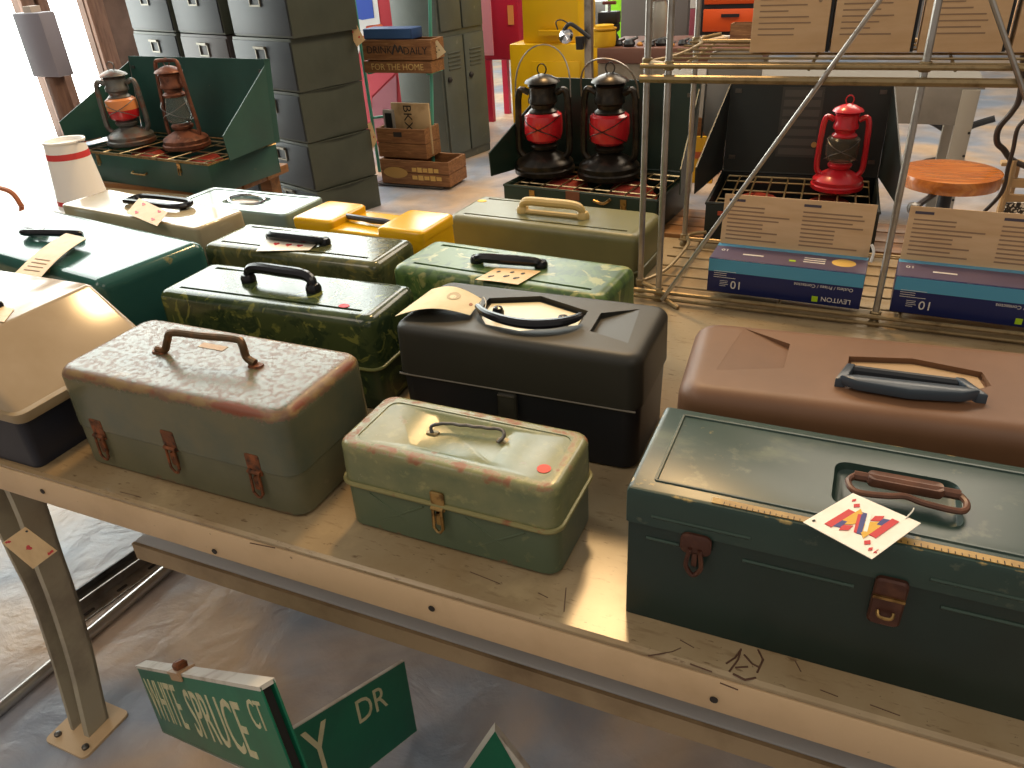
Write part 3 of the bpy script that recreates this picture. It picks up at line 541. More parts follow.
# ---------------------------------------------------------------- cards and paper tags
def sheet(name, label, cat, C, material, bulge=0, nx=10, ny=3, marks=(), group=None, droop=0, string=None):
    A, B, Cc, D = [Vector(c) for c in C]; nrm = (B-A).cross(D-A).normalized()
    org = (A+B+Cc+D)/4
    if nrm.dot(CAMP-org) < 0: nrm = -nrm
    A, B, Cc, D = A-org, B-org, Cc-org, D-org
    def pos(s, t, h=0): return (A*(1-s)+B*s)*(1-t)+(D*(1-s)+Cc*s)*t + nrm*(bulge*math.sin(PI*s)+droop*(1-s)**2+h)
    vs = []; fs = []
    for lay in (0, -.0007):
        for j in range(ny+1):
            for i in range(nx+1): vs.append(pos(i/nx, j/ny, lay))
    k = (nx+1)*(ny+1); q = lambda i, j, l: l*k+j*(nx+1)+i
    for j in range(ny):
        for i in range(nx): fs += [(q(i,j,0), q(i+1,j,0), q(i+1,j+1,0), q(i,j+1,0)), (q(i,j,1), q(i,j+1,1), q(i+1,j+1,1), q(i+1,j,1))]
    for i in range(nx): fs += [(q(i,0,1), q(i+1,0,1), q(i+1,0,0), q(i,0,0)), (q(i,ny,0), q(i+1,ny,0), q(i+1,ny,1), q(i,ny,1))]
    for j in range(ny): fs += [(q(0,j,0), q(0,j+1,0), q(0,j+1,1), q(0,j,1)), (q(nx,j,1), q(nx,j+1,1), q(nx,j+1,0), q(nx,j,0))]
    root = tag(MB().add(vs, fs).build(name, material), label, cat, group); root.location = org
    for nm, poly, mm in marks:
        mb = MB(); P = [pos(x, y, .0006) for x, y in poly]; P2 = [pos(x, y, .0001) for x, y in poly]; n = len(P)
        mb.add(P+P2, [tuple(range(n))]+[(i, i+n, (i+1) % n+n, (i+1) % n) for i in range(n)]).build(nm, mm, root)
    if string: MB().tube(smooth([Vector(p)-org for p in string], 4), .0007, 5).build('string', flat('#d8d0c0'), root)
    return root
def heart(cx, cy, w, h, flip=1):
    out = []
    for i in range(20):
        a = 2*PI*i/20; x = 16*math.sin(a)**3/17; y = (13*math.cos(a)-5*math.cos(2*a)-2*math.cos(3*a)-math.cos(4*a))/17; out.append((cx+x*w/2, cy+flip*y*h/2))
    return out
def diamond(cx, cy, w, h): return [(cx, cy-h/2), (cx+w/2, cy), (cx, cy+h/2), (cx-w/2, cy)]
def rect(x0, y0, x1, y1): return [(x0, y0), (x1, y0), (x1, y1), (x0, y1)]
def ell(cx, cy, w, h, n=14): return [(cx+w/2*math.cos(2*PI*i/n), cy+h/2*math.sin(2*PI*i/n)) for i in range(n)]
GC = 'playing cards used as price tags'
M_GOLD = flat('#d6a436'); M_BLUE = flat('#3a3f77')
# court card of diamonds on the big green box (long side along s)
zc = T+.1915
court = [('card_pip', diamond(.12, .14, .05, .09), M_RED), ('card_pip', diamond(.88, .86, .05, .09), M_RED), ('card_pip', diamond(.22, .22, .09, .12), M_RED), ('card_pip', diamond(.78, .78, .09, .12), M_RED),
         ('robe', rect(.2, .36, .3, .84), M_RED), ('robe', rect(.7, .16, .8, .64), M_RED), ('robe', [(.3,.25),(.5,.42),(.44,.6),(.3,.74)], M_GOLD), ('robe', [(.7,.75),(.5,.58),(.56,.4),(.7,.26)], M_GOLD),
         ('sash', [(.36,.3),(.42,.28),(.64,.7),(.58,.72)], M_BLUE), ('sash', [(.42,.28),(.46,.28),(.68,.68),(.64,.7)], M_RED), ('sash', [(.32,.34),(.36,.32),(.58,.74),(.54,.76)], M_CARDW), ('face', ell(.34, .5, .08, .16), M_CARDW), ('face', ell(.66, .5, .08, .16), M_CARDW), ('crown', [(.36,.7),(.46,.62),(.48,.74),(.4,.82)], M_RED), ('crown', [(.64,.3),(.54,.38),(.52,.26),(.6,.18)], M_RED), ('collar', [(.3,.62),(.36,.6),(.38,.76),(.3,.8)], M_BLUE), ('collar', [(.7,.38),(.64,.4),(.62,.24),(.7,.2)], M_BLUE), ('card_index', rect(.05, .1, .055, .2), M_RED), ('card_index', rect(.03, .12, .06, .14), M_RED), ('punched_hole', ell(.93, .12, .035, .05), M_INK)]
def quadcard(px, z, **k): return [PZ(u, v, z) for u, v in px]
sheet('playing_card', 'court playing card of diamonds tied to brown handle of big green box', 'card', [PZ(872, 559, zc-.002), PZ(921, 523, zc+.001), PZ(853, 493, zc+.003), PZ(803, 522, zc)], M_CARDW, 0, 8, 3, [(n, [(y, x) for x, y in p], m) for n, p, m in court], GC, string=[PZ(905, 519, zc+.001), PZ(912, 512, zc+.004), PZ(914, 508, zc+.006)])
sheet('playing_card', 'ace of hearts playing card hanging on the bench leg', 'card', [PY(2, 543, .562), PY(25, 527, .562), PY(57, 551, .562), PY(33, 569, .562)], M_CARDT, 0, 4, 3, [('card_pip', [(1-y, x) for x, y in heart(.5, .5, .16, .22, -1)], M_RED), ('card_index', heart(.22, .08, .12, .1), M_RED), ('card_index', heart(.78, .93, .12, .1), M_RED), ('card_index', rect(.1, .03, .18, .08), M_RED), ('card_index', rect(.84, .9, .94, .96), M_RED), ('punched_hole', ell(.92, .12, .08, .06), M_INK)], GC)
sheet('playing_card', 'club playing card under black handle of forest camouflage box', 'card', quadcard([(475, 279.5), (518, 284.5), (541, 271), (496, 268)], T+.1735), M_CARDT, .001, 8, 3, [('card_pip', ell(x, y, .08, .13), M_INK) for x, y in ((.2, .3), (.2, .7), (.5, .4), (.5, .72), (.75, .35), (.75, .7))]+[('card_pip', ell(x+.04, y+.05, .05, .1), M_INK) for x, y in ((.2, .3), (.5, .4), (.75, .35))], GC)
sheet('playing_card', 'hearts playing card under handle of grey olive camouflage box', 'card', quadcard([(256, 251), (309, 250), (322, 239), (268, 235)], T+.1735), M_CARDW, 0, 8, 3, [('card_pip', heart(x, y, .12, .22), M_RED) for x, y in ((.28, .45), (.52, .4), (.74, .35), (.3, .8), (.6, .8))], GC)
zc = T+.205
sheet('playing_card', 'four of hearts playing card leaning on black loop handle at left', 'card', [PZ(126, 213, T+.197), PZ(157, 226, T+.193), PZ(168, 212, T+.207), PZ(139, 198, T+.212)], M_CARDT, 0, 8, 3, [('card_pip', heart(x, y, .12, .2), M_RED) for x, y in ((.25, .8), (.78, .8), (.78, .25), (.25, .25))], GC)
sheet('paper_tag', 'curled cream paper tag tied to black tackle box handle', 'paper tag', [PZ(395, 316, T+.192), PZ(470, 315, T+.194), PZ(482, 299, T+.195), PZ(432, 289, T+.194)], M_PAPER, .012, 12, 4, [('printed_ring', [p for p in ell(.62, .62, .2, .34)], flat('#b39c72')), ('printed_ring', ell(.62, .58, .1, .16), M_PAPER), ('eyelet', ell(.92, .5, .05, .14), flat('#9a5a35'))], 'paper tags', string=[PZ(480, 305, T+.195), PZ(483, 297, T+.204), PZ(486, 303, T+.20), PZ(484, 311, T+.197)])
sheet('paper_tag', 'long buff paper tag hanging over edge of teal toolbox', 'paper tag', [PZ(12, 276, T+.19), PZ(66, 233, T+.207), PZ(87, 238, T+.207), PZ(39, 279, T+.19)], M_CARDT, .006, 12, 3, [('printed_line', rect(.12+.07*i, .2, .135+.07*i, .8), M_PRINT) for i in range(4)], 'paper tags')
sheet('paper_tag', 'buff paper tag on lid of beige toolbox at the left edge', 'paper tag', [PZ(-22, 318, T+.2025), PZ(4, 322, T+.2025), PZ(14, 309, T+.2025), PZ(-10, 304, T+.2025)], M_CARDT, .001, 6, 3, (), 'paper tags')

# ---------------------------------------------------------------- under the table: street signs and rails
M_SIGN = mat('sign_green', '#0f6a4c', .4, layers=[dict(c='#0c5a42', s=6, lo=.4, hi=.7), dict(c='#3d7a5c', s=40, lo=.68, hi=.74, a=.5)])
M_SIGNL = mat('sign_letters', '#c9c39c', .5, layers=[dict(c='#a8a67e', s=50, lo=.5, hi=.7, a=.6)])
M_ALU = mat('sign_edge_white', '#cfc9bd', .5, layers=[dict(c='#a89a88', s=18, lo=.5, hi=.7)])
def plane_sign(name, label, TL, TR, h, th, faces=1):
    TL, TR = Vector(TL), Vector(TR); x = (TR-TL); L = x.length; x.normalize(); y = Vector((0,0,1)); nrm = x.cross(y)   # nrm faces the viewer side
    return TL, x, y, nrm, L
# WHITE SPRUCE CT, a hollow two-faced blade
zs = .15; th = .02
S0, S1, S3 = Vector((-1.167, .633, T-.542)), Vector((-.526, .416, T-.061)), Vector((-1.126, .603, T-.684))
x = (S1-S0); L1 = x.length-.05; x.normalize(); S1 = S0+x*L1; yv = S0-S3; yv = (yv-x*yv.dot(x)*.5).normalized()
ws = thing('street_sign', 'thick two-faced green street sign reading WHITE SPRUCE CT', 'street sign', (0, 0, 0), 0, 'green street name signs')
zv = x.cross(yv).normalized(); C0 = (S0+S1)/2-yv*zs/2+Vector((0, 0, .004))
F = Matrix(((x[0], yv[0], zv[0], C0[0]), (x[1], yv[1], zv[1], C0[1]), (x[2], yv[2], zv[2], C0[2]), (0, 0, 0, 1)))
MB().box((0, 0, -.0015), (L1, zs-.002, .003)).xf(F).build('front_face', M_SIGN, ws, bevel=.0006)
MB().box((0, 0, -th+.0015), (L1, zs-.002, .003)).xf(F).build('back_face', M_SIGN, ws, bevel=.0006)
te = MB().box((0, zs/2-.003, -th/2), (L1, .006, th+.001)).xf(F).build('top_edge', M_ALU, ws)
MB().box((0, -zs/2+.003, -th/2), (L1, .006, th)).xf(F).build('bottom_edge', M_ALU, ws)
MB().box((-L1/2+.003, 0, -th/2), (.006, zs, th)).xf(F).build('end_edge', M_ALU, ws)
bx_ = -.04
MB().box((0, 0, -th/2), (L1-.03, zs-.012, th-.007)).xf(F).build('hollow_shade_fill', M_INK, ws)  # solid dark fill standing in for the shade inside the blade
bk = MB().box((bx_, zs/2+.002, -th/2+.002), (.07, .004, th+.010)).box((bx_, zs/2-.006, .003), (.07, .014, .003)).xf(F).build('clamp_bracket', mat('bracket_tan', '#b08f6c', .5), ws)
MB().rr([(.017, .009, .006, .004), (.018, .010, .007, .012), (.013, .006, .005, .017)]).xf(F @ Matrix.Translation((bx_+.005, zs/2, -th/2+.002)) @ Matrix.Rotation(-PI/2, 4, 'X')).build('bracket_bolt', M_RUSTP, bk)
text('lettering', 'WHITE', .125, M_SIGNL, ws, F @ Matrix.Translation((-.235, 0, .0004)), .66)
text('lettering', 'SPRUCE', .125, M_SIGNL, ws, F @ Matrix.Translation((.105, -.004, .0004)), .74)
text('lettering', 'CT', .06, M_SIGNL, ws, F @ Matrix.Translation((.335, .03, .0004)), .8)
MB().box((L1/2-.016, -.058, .0005), (.018, .018, .001)).xf(F).build('yellow_mark', flat('#e3c31e'), ws)
q = F @ Vector((.30, -zs/2, -th/2)); MB().tube([(q.x, q.y, 0), q], .012, 10).build('prop_post', M_STEELD, ws); MB().lathe([(.06, 0), (.06, .008)], 16, (q.x, q.y, 0)).build('prop_base', M_STEELD, ws)
# ...Y DR, its near end raised as well
BR = PZ(417, 731, .002); TR = BR+Vector((0, 0, .209)); ax = wdir(869, 375); L2 = .34
yd = thing('street_sign', 'thin green street sign ending in Y DR leaning behind the thick one', 'street sign', (0, 0, 0), 0, 'green street name signs')
x = ax.normalized(); yv = Vector((0, 0, 1)); zv = x.cross(yv).normalized(); zs2 = .209
# blade as a sheared plate: short ends upright, long edges rising toward the viewer
def ydp(s, t, h=0): return BR-x*s+yv*(t*zs2)+zv*h
MB().slab([ydp(0, 0, -.006), ydp(0, 1, -.006), ydp(L2, 1, -.006), ydp(L2, 0, -.006)], zv*.006).build('blade', M_ALU, yd)
MB().slab([ydp(.001, .01), ydp(.001, .99), ydp(L2-.002, .99), ydp(L2-.002, .01)], zv*.0008).build('green_face', M_SIGN, yd)
F2 = Matrix(((x[0], yv[0], zv[0], BR[0]), (x[1], yv[1], zv[1], BR[1]), (x[2], yv[2], zv[2], BR[2]), (0, 0, 0, 1)))
def on_plane(u, v):
    d_ = wdir(u, v); t_ = (BR-CAMP).dot(zv)/d_.dot(zv); q = F2.inverted() @ (CAMP+d_*t_); return q
q = on_plane(371, 705); text('lettering', 'DR', .085, M_SIGNL, yd, F2 @ Matrix.Translation((q.x, q.y, .0012)), .8)
q = on_plane(320, 752); text('lettering', 'Y', .17, M_SIGNL, yd, F2 @ Matrix.Translation((q.x, q.y, .0012)), .6)
q = ydp(.30, 0, -.003); MB().tube([(q.x, q.y, 0), q], .010, 10).build('prop_post', M_STEELD, yd); MB().lathe([(.06, 0), (.06, .008)], 16, (q.x, q.y, 0)).build('prop_base', M_STEELD, yd)
# corner of a third sign
P0, P1, P2 = PZ(495, 731, .20), PZ(432, 822, .004), PZ(560, 812, .004)
ts = thing('street_sign', 'green street sign corner sticking up beside the Y DR sign', 'street sign', (0, 0, 0), 0, 'green street name signs')
P3 = P1+(P2-P0)*.15
nn = (P1-P0).cross(P2-P0).normalized(); nn = -nn if nn.dot(CAMP-P0) < 0 else nn
MB().slab([P0, P1, P2], nn*-.02).build('blade', M_ALU, ts)
MB().slab([P0+nn*.0006, P1+nn*.0006, P1.lerp(P2, .86)+nn*.0006], nn*.0008).build('green_face', M_SIGN, ts)
# rails on the floor
pa, pb = PZ(-40, 742, .014), PZ(185, 554, .014); pb = pa.lerp(pb, 1.9)
tag(MB().tube([pa, pb], .014, 14).build('steel_pipe', mat('pipe_steel', '#b4b1ac', .3, .9)), 'bright round steel pipe lying on floor under the bench', 'pipe')
def rail(name, label, u0, v0, u1, v1, w, h, m, ext=1.9):
    a, b_ = PZ(u0, v0, 0), PZ(u1, v1, 0); b_ = a.lerp(b_, ext); r_ = thing(name, label, 'steel rail', a, math.atan2((b_-a).y, (b_-a).x)); Lr = (b_-a).length
    MB().box((Lr/2, 0, .002), (Lr, w, .004)).build('flange', m, r_); MB().box((Lr/2, w/2-.002, h/2), (Lr, .004, h)).build('web', m, r_)
    for i in range(int(Lr/.09)): MB().rr([(.014, .005, .004, .0041), (.014, .005, .004, .0046)], n=3).xf(Matrix.Translation((.05+i*.09, -.004, 0))).build('slot', M_INK, r_)
    return r_
rail('slotted_rail', 'slotted steel angle rail beside the bright pipe', 70, 626, 160, 561, .045, .03, M_STEEL)
rail('slotted_rail', 'dark steel angle rail farthest from the bright pipe', 60, 616, 146, 555, .05, .02, M_STEELD)

# ---------------------------------------------------------------- wire rack on the table
M_RACK = mat('rack_steel', '#b0aba4', .3, .85, layers=[dict(c='#8a8175', s=30, lo=.5, hi=.7, a=.6)])
M_RACKW = mat('rack_wire', '#8d7a58', .42, .5, layers=[dict(c='#6a573a', s=30, lo=.5, hi=.7)])
rk = thing('wire_rack', 'two-shelf steel wire rack standing at the back of the bench', 'rack', (0, 0, 0))
pA, pB, pC, pD = PZ(640, 291, T), PZ(658, 300, T), PZ(684, 245, T), PZ(873, 325, T)
YF, YB, XL, XR = 1.476, 1.80, pB.x, .86
ZL, ZU = T+.022, T+.462
for p in (pA, pB, pC, pD, Vector((XR, YF, T)), Vector((XR, YB, T))):
    po = MB().tube([(p.x, p.y, T), (p.x, p.y, T+1.0)], .0062, 10).build('post', M_RACK, rk)
    MB().lathe([(.011, 0), (.011, .006), (.007, .012)], 12, (p.x, p.y, T)).build('post_foot', M_RACKW, po)
    for z in (ZL, ZU): MB().lathe([(.0085, -.008), (.010, -.006), (.010, .006), (.0085, .008)], 12, (p.x, p.y, z)).build('collar', M_RACKW, po)
for z, nm in ((ZL, 'lower_shelf'), (ZU, 'upper_shelf')):
    sh = MB().tube([(XL-.05, YF-.008, z), (XR, YF-.008, z)], .0045, 8).build(nm, M_RACKW, rk)
    MB().tube([(XL-.05, YF-.008, z-(.014 if z < 1 else .022)), (XR, YF-.008, z-(.014 if z < 1 else .022))], .004 if z < 1 else .007, 8).build('front_rail', M_RACKW, sh)
    MB().tube([(XL-.02, YB, z), (XR, YB, z)], .0045, 8).build('back_rail', M_RACKW, sh)
    MB().tube(smooth([(pA.x, pA.y, z), (pA.x+.035, pA.y+.08, z), (pC.x+.02, pC.y-.06, z), (pC.x+.01, pC.y, z+.004), (pC.x+.05, pC.y+.01, z+.012)], 5), .0042, 8).build('side_rail', M_RACKW, sh)
    MB().tube([(pA.x, pA.y, z), (pB.x, pB.y, z)], .005, 8).build('side_rail', M_RACKW, sh)
    n = 6
    for i in range(n):
        y = YF+.03+i*(YB-YF-.04)/(n-1); MB().tube([(XL-.03, y, z), (XR, y, z)], .0022, 6).build('wire', M_RACKW, sh)
    for i in range(6):
        x = XL+.02+i*.22; MB().tube([(x, YF, z-.005), (x, YB, z-.005)], .003, 6).build('cross_wire', M_RACKW, sh)
MB().tube([pB+Vector((.0,0,.012)), PZ(678, 308, T+.004)], .005, 8).build('foot_bracket', M_RACKW, rk)
yb = YF-.018
b0, b1 = PY(662, 300, yb), PY(880, 0, yb); MB().tube([b0, b0.lerp(b1, 1.5)], .0042, 8).build('diagonal_brace', M_RACK, rk)
b0, b1 = PY(992, 0, yb), PY(1022, 87, yb); MB().tube([b0.lerp(b1, -1.5), b0.lerp(b1, 4.0)], .0042, 8).build('diagonal_brace', M_RACK, rk)

# printed cartons standing on the upper shelf
def print_lines(root, x0, x1, z0, z1, y, n, name='printed_text', seed=0, m=None):
    rnd = random.Random(seed); mb = MB()
    for i in range(n):
        z = z1-(z1-z0)*i/(n-1); e = x1-(x1-x0)*rnd.choice((0, .05, .1, .3, .45)); mb.box(((x0+e)/2, y, z), (e-x0, .0006, (z1-z0)/n*.24))
    return mb.build(name, m or M_PRINT, root)
order = ['leftmost', 'second', 'third', 'rightmost']
for i, (u0, u1) in enumerate(((749, 824), (829, 908), (915, 999), (1008, 1092))):
    a, b_ = PY(u0, 56+(u0-750)*.03, 1.60), PY(u1, 56+(u0-750)*.03, 1.60); w_ = b_.x-a.x
    c = thing('carton', ['brown printed carton nearest the rack end on upper shelf', 'brown printed carton crossed by the diagonal brace foot, second on upper shelf', 'brown printed carton behind the middle rack post on upper shelf', 'brown printed carton cut by the right frame edge on upper shelf'][i], 'carton', ((a.x+b_.x)/2, 1.60, ZU+.005), 0, 'printed cartons on the upper rack shelf')
    MB().box((0, .04, .11), (w_, .08, .22)).build('box_body', M_CARDBOARD, c, bevel=.001)
    print_lines(c, -w_/2+.01, -.005, .125, .165, -.0006, 6, seed=i); print_lines(c, .008, w_/2-.012, .125, .165, -.0006, 6, seed=i+9)
    print_lines(c, -w_/2+.012, w_/2-.03, .03, .108, -.0006, 9, seed=i+20)
    box('side_strip', (w_/2+.003, .035, .11), (.005, .06, .22), M_BLKM, c)
    MB().lathe([(.003, 0), (.003, .0006)], 10).xf(frame((w_/2-.018, -.0003, .085), (1,0,0), (0,0,1))).build('punch_mark', M_PRINT, c)

# blue boxes with upright cardboard flaps on the lower shelf
M_NAVY = mat('box_navy', '#1a2456', .35); M_CYAN = mat('box_light_blue', '#4f97b8', .35); M_PURP = mat('box_purple_print', '#5b5066', .35); M_PW = mat('box_white_print', '#d5d0c8', .5); M_LIME = flat('#a4c81c')
ROT180 = Matrix.Rotation(PI, 4, 'Z')
def blue_box(label, x0, y, w_, lit):
    z0 = ZL+.0047; c = thing('outlet_box', label, 'box', (x0+w_/2, y, z0), math.radians(-2), 'blue boxes on the lower rack shelf'); H = .072; D = .09
    bb = MB().box((0, D/2, H/2), (w_, D, H)).build('box_body', M_NAVY, c, bevel=.0012)
    box('front_stripe', (0, -.0003, H*.80), (w_-.001, .0006, H*.36), M_CYAN, bb)
    box('top_print', (0, D/2, H+.0003), (w_-.002, D-.004, .0006), M_PURP, bb); box('top_stripe', (0, D-.01, H+.0006), (w_-.002, .016, .0006), M_CYAN, bb)
    FR = frame((0, -.0004, 0), (1,0,0), (0,0,1)); FT = frame((0, 0, H+.0008), (1,0,0), (0,1,0))
    def ft(s, size, x, z, m=M_PW, xs=1): text('print', s, size, m, bb, FR @ Matrix.Translation((x, z, 0)) @ ROT180, xs, .0002)
    ft('10', .024, -w_/2+.058, .02); ft('Outlets / Prises / Contactos', .0095, w_/2-.07, H*.52); ft('LEVITON', .0135, w_/2-.044, .013)
    box('logo_square', (w_/2-.082, -.0005, .011), (.011, .0006, .011), M_LIME, bb)
    print_lines(bb, -w_/2+.012, -w_/2+.058, .033, .046, -.0005, 4, 'small_print', 3, M_PW); print_lines(bb, -w_/2+.025, -w_/2+.042, .015, .026, -.0005, 4, 'small_print', 4, M_PW)
    text('print', '10', .016, M_PW, bb, FT @ Matrix.Translation((-w_/2+.022, .05, 0)) @ ROT180, 1, .0002); MB().box((-w_/2+.08, .035, H+.0008), (.04, .006, .0006)).build('small_print', M_PW, bb)
    if lit:
        MB().lathe([(1, 0), (.92, .0006)], 18).xf(Matrix.Translation((w_/2-.042, .045, H+.0006)) @ Matrix.Diagonal((.022, .02, 1, 1))).build('gold_seal', flat('#d9b25c'), bb)
        box('logo_square', (w_/2-.135, .028, H+.0008), (.012, .008, .0006), M_LIME, bb)
        for k in range(3): box('small_print', (w_/2-.095, .03+.011*k, H+.0008), (.04, .004, .0006), M_PW, bb)
    # flap
    tl = math.radians(8); fl = MB().box((0, 0, .051), (w_-.004, .0025, .102)).xf(Matrix.Translation((0, D-.002, H)) @ Matrix.Rotation(-tl, 4, 'X')).build('cardboard_flap', M_CARDBOARD, c)
    Mx = Matrix.Translation((0, D-.002, H)) @ Matrix.Rotation(-tl, 4, 'X')
    for sd, (xa, xb) in enumerate(((-w_/2+.012, -.012), (.012, w_/2-.02))):
        mb = MB(); rnd = random.Random(sd)
        for k in range(9): e = xb-rnd.choice((0, .005, .02, .05)); mb.box(((xa+e)/2, -.0016, .078-k*.0082), (e-xa, .0006, .0028))
        mb.xf(Mx).build('printed_text', M_PRINT, fl); MB().box((xa+.016, -.0016, .091), (.032, .0006, .005)).xf(Mx).build('printed_heading', flat('#4a4450'), fl)
    MB().tube(smooth([(w_/2, D-.01, H+.03), (w_/2+.006, D-.02, H+.02), (w_/2+.004, D-.03, H+.002)], 4), .003, 6).build('flap_tab', M_PW, c)
blue_box('blue outlet box with gold seal and raised cardboard flap on lower shelf', -.249, 1.488, .291, True)
blue_box('blue outlet box at right edge of the photo with raised cardboard flap', .094, 1.488, .291, False)
oc = thing('open_carton', 'open empty cardboard carton behind the right blue box', 'carton', (.255, 1.73, ZL+.0045))
for c_, d_, nm in (((0, -.055, .05), (.21, .003, .10), 'side_panel'), ((0, .055, .05), (.21, .003, .10), 'side_panel'), ((-.104, 0, .05), (.003, .11, .10), 'side_panel'), ((.104, 0, .05), (.003, .11, .10), 'side_panel'), ((0, 0, .0015), (.205, .108, .003), 'bottom_panel')): box(nm, c_, d_, M_CARDBOARD, oc)
p = PZ(1016, 214, T+.115); pt = MB().box((0, 0, 0), (.05, .004, .05)).xf(Matrix.Translation(toloc(oc, p)) @ Matrix.Rotation(.3, 4, 'Z')).build('patterned_insert', mat('black_white_pattern', '#22201f', .5, layers=[dict(c='#c9c5bb', s=120, lo=.52, hi=.56, d=2)]), oc)

# ---------------------------------------------------------------- camp stoves, lanterns and their bench
M_BW = mat('bench_wood', '#8d6236', .5, layers=[dict(c='#6f4a28', s=6, lo=.4, hi=.65, st=(1,10,10))])
def bench(name, label, x0, x1, y0, y1, h):
    r_ = thing(name, label, 'bench', ((x0+x1)/2, (y0+y1)/2, 0)); w_, d_ = x1-x0, y1-y0
    for k in range(3): box('plank', (0, -d_/2+d_*(k+.5)/3, h-.015), (w_, d_/3-.006, .03), M_BW, r_, bevel=.003)
    for sx in (-1, 1):
        for sy in (-1, 1): box('leg', (sx*(w_/2-.06), sy*(d_/2-.05), (h-.03)/2), (.05, .05, h-.03), M_BW, r_)
    box('apron', (0, 0, h-.06), (w_-.14, .03, .06), M_BW, r_)
bench('plank_bench', 'wooden plank bench under the two right camp stoves', -.95, .32, 1.885, 2.10, T)
bench('plank_bench', 'wooden plank bench under the left camp stove', -2.72, -1.93, 1.90, 2.28, T)
def stove(label, x, y, rdeg, W, D, H, lidh, mo, mi, flare=.07, latchm=None, tilt=8, rightflap=1.0):
    r_ = thing('camp_stove', label, 'camp stove', (x, y, T), math.radians(rdeg), 'folding camp stoves'); t = .004
    for nm, c_, d_ in (('front_panel', (0, -D/2, H/2), (W, t, H)), ('back_panel', (0, D/2, H/2), (W, t, H)), ('side_panel', (-W/2+t/2, 0, H/2), (t, D-t, H)), ('side_panel', (W/2-t/2, 0, H/2), (t, D-t, H)), ('tray_floor', (0, 0, .004), (W-t, D-t, .008))): box(nm, c_, d_, mo, r_, bevel=.001)
    MB().tube([(-W/2, -D/2, H), (W/2, -D/2, H), (W/2, D/2, H), (-W/2, D/2, H)], .004, 6, closed=True).build('rolled_edge', latchm or mo, r_)
    gr = MB().tube([(-W/2+.02, -D/2+.02, H-.004), (W/2-.02, -D/2+.02, H-.004), (W/2-.02, D/2-.03, H-.004), (-W/2+.02, D/2-.03, H-.004)], .003, 6, closed=True).build('grate', M_GR, r_)
    for i in range(8): xx = -W/2+.05+i*(W-.1)/7; MB().tube([(xx, -D/2+.02, H-.004), (xx, D/2-.03, H-.004)], .0022, 6).build('grate_wire', M_GR, gr)
    for i in range(3): yy = -D/2+.06+i*(D-.13)/2; MB().tube([(-W/2+.02, yy, H-.006), (W/2-.02, yy, H-.006)], .0022, 6).build('grate_wire', M_GR, gr)
    for sx in (-1, 1):
        bu = MB().lathe([(.06, .008), (.068, .03), (.062, .06), (.045, .076), (.0, .08)], 18, (sx*W*.22, 0, 0)).build('burner', M_BURN, r_); MB().lathe([(.068, .04), (.074, .044), (.068, .048)], 18, (sx*W*.22, 0, 0)).build('burner_ring', M_BURN, bu)
    a = math.radians(tilt); Ml = Matrix.Translation((0, D/2, H)) @ Matrix.Rotation(-a, 4, 'X')
    ld = MB().box((0, 0, lidh/2), (W, .004, lidh)).xf(Ml).build('lid', mi, r_)
    lf = MB()
    for c_, d_ in (((-W/2+.003, .012, lidh/2), (.004, .026, lidh)), ((W/2-.003, .012, lidh/2), (.004, .026, lidh)), ((0, .012, lidh-.003), (W, .026, .004))): lf.box(c_, d_)
    lf.xf(Ml).build('lid_flange', mo, r_)
    for sx in (-1, 1):
        fl = flare*(rightflap if sx > 0 else 1); bt = Ml @ Vector((sx*W/2, -.003, lidh*.93)); bb = Vector((sx*W/2, D/2-.004, H+.004))
        ftp = Vector((sx*(W/2+fl), -D/2+.015, H+lidh*.34)); fb = Vector((sx*(W/2+fl), -D/2+.02, H-.015+.03)); k2 = bb.lerp(bt, .99)
        n_ = Vector((sx*.003, 0, 0)); MB().slab([bb, bt, ftp, fb], n_).build('wind_flap', mi, r_)
        for zz in (.16, .86):
            q = Ml @ Vector((sx*(W/2-.02), -.004, lidh*zz)); MB().box(q, (.016, .004, .010)).build('flap_bracket', M_STEELD, ld)
    for sx in (-.3, .3): 
        g = MB().box((sx*W, -D/2-.003, H-.02), (.016, .004, .03)).build('latch', latchm or M_BRASS, r_); MB().tube([(sx*W-.005, -D/2-.006, H-.02), (sx*W-.005, -D/2-.008, H-.042), (sx*W+.005, -D/2-.008, H-.042), (sx*W+.005, -D/2-.006, H-.02)], .0018, 6).build('latch_loop', latchm or M_BRASS, g)
    MB().tube(smooth([(-.035, -D/2-.003, H*.5), (-.03, -D/2-.014, H*.46), (.03, -D/2-.014, H*.46), (.035, -D/2-.003, H*.5)], 4), .003, 8).build('carry_handle', latchm or M_BRASS, r_)
    return r_, ld, Ml
M_GR = mat('grate_steel', '#b5a27a', .3, .85, layers=[dict(c='#7a6a4e', s=30, lo=.5, hi=.7)])
M_BURN = mat('burner_rust', '#a03a2c', .45, .3, layers=[dict(c='#7a2c22', s=30, lo=.45, hi=.65)])
M_SV = mat('stove_green', '#284d45', .4, layers=[dict(c='#22423c', s=6, lo=.4, hi=.7), dict(c='#7a6a48', s=40, lo=.72, hi=.78)])
M_SVD = mat('stove_dark_green', '#22352a', .42, layers=[dict(c='#1b2b23', s=6, lo=.4, hi=.7)])
M_SVB = mat('stove_black_green', '#1d2422', .45, layers=[dict(c='#171d1b', s=6, lo=.4, hi=.7)])
a, b_ = PZ(73, 150, T+.1), PZ(208, 165, T+.1)
DL = .30; w_ = (b_-a).length; rz = math.atan2((b_-a).y, (b_-a).x); c_ = (a+b_)/2+Vector((-math.sin(rz), math.cos(rz), 0))*DL/2
sl, ldo, Ml = stove('large green camp stove at left holding two old lanterns', c_.x, c_.y, math.degrees(rz), w_, DL, .1, .27, M_SV, M_SV, .05, M_BRASS, 6, 1.6)
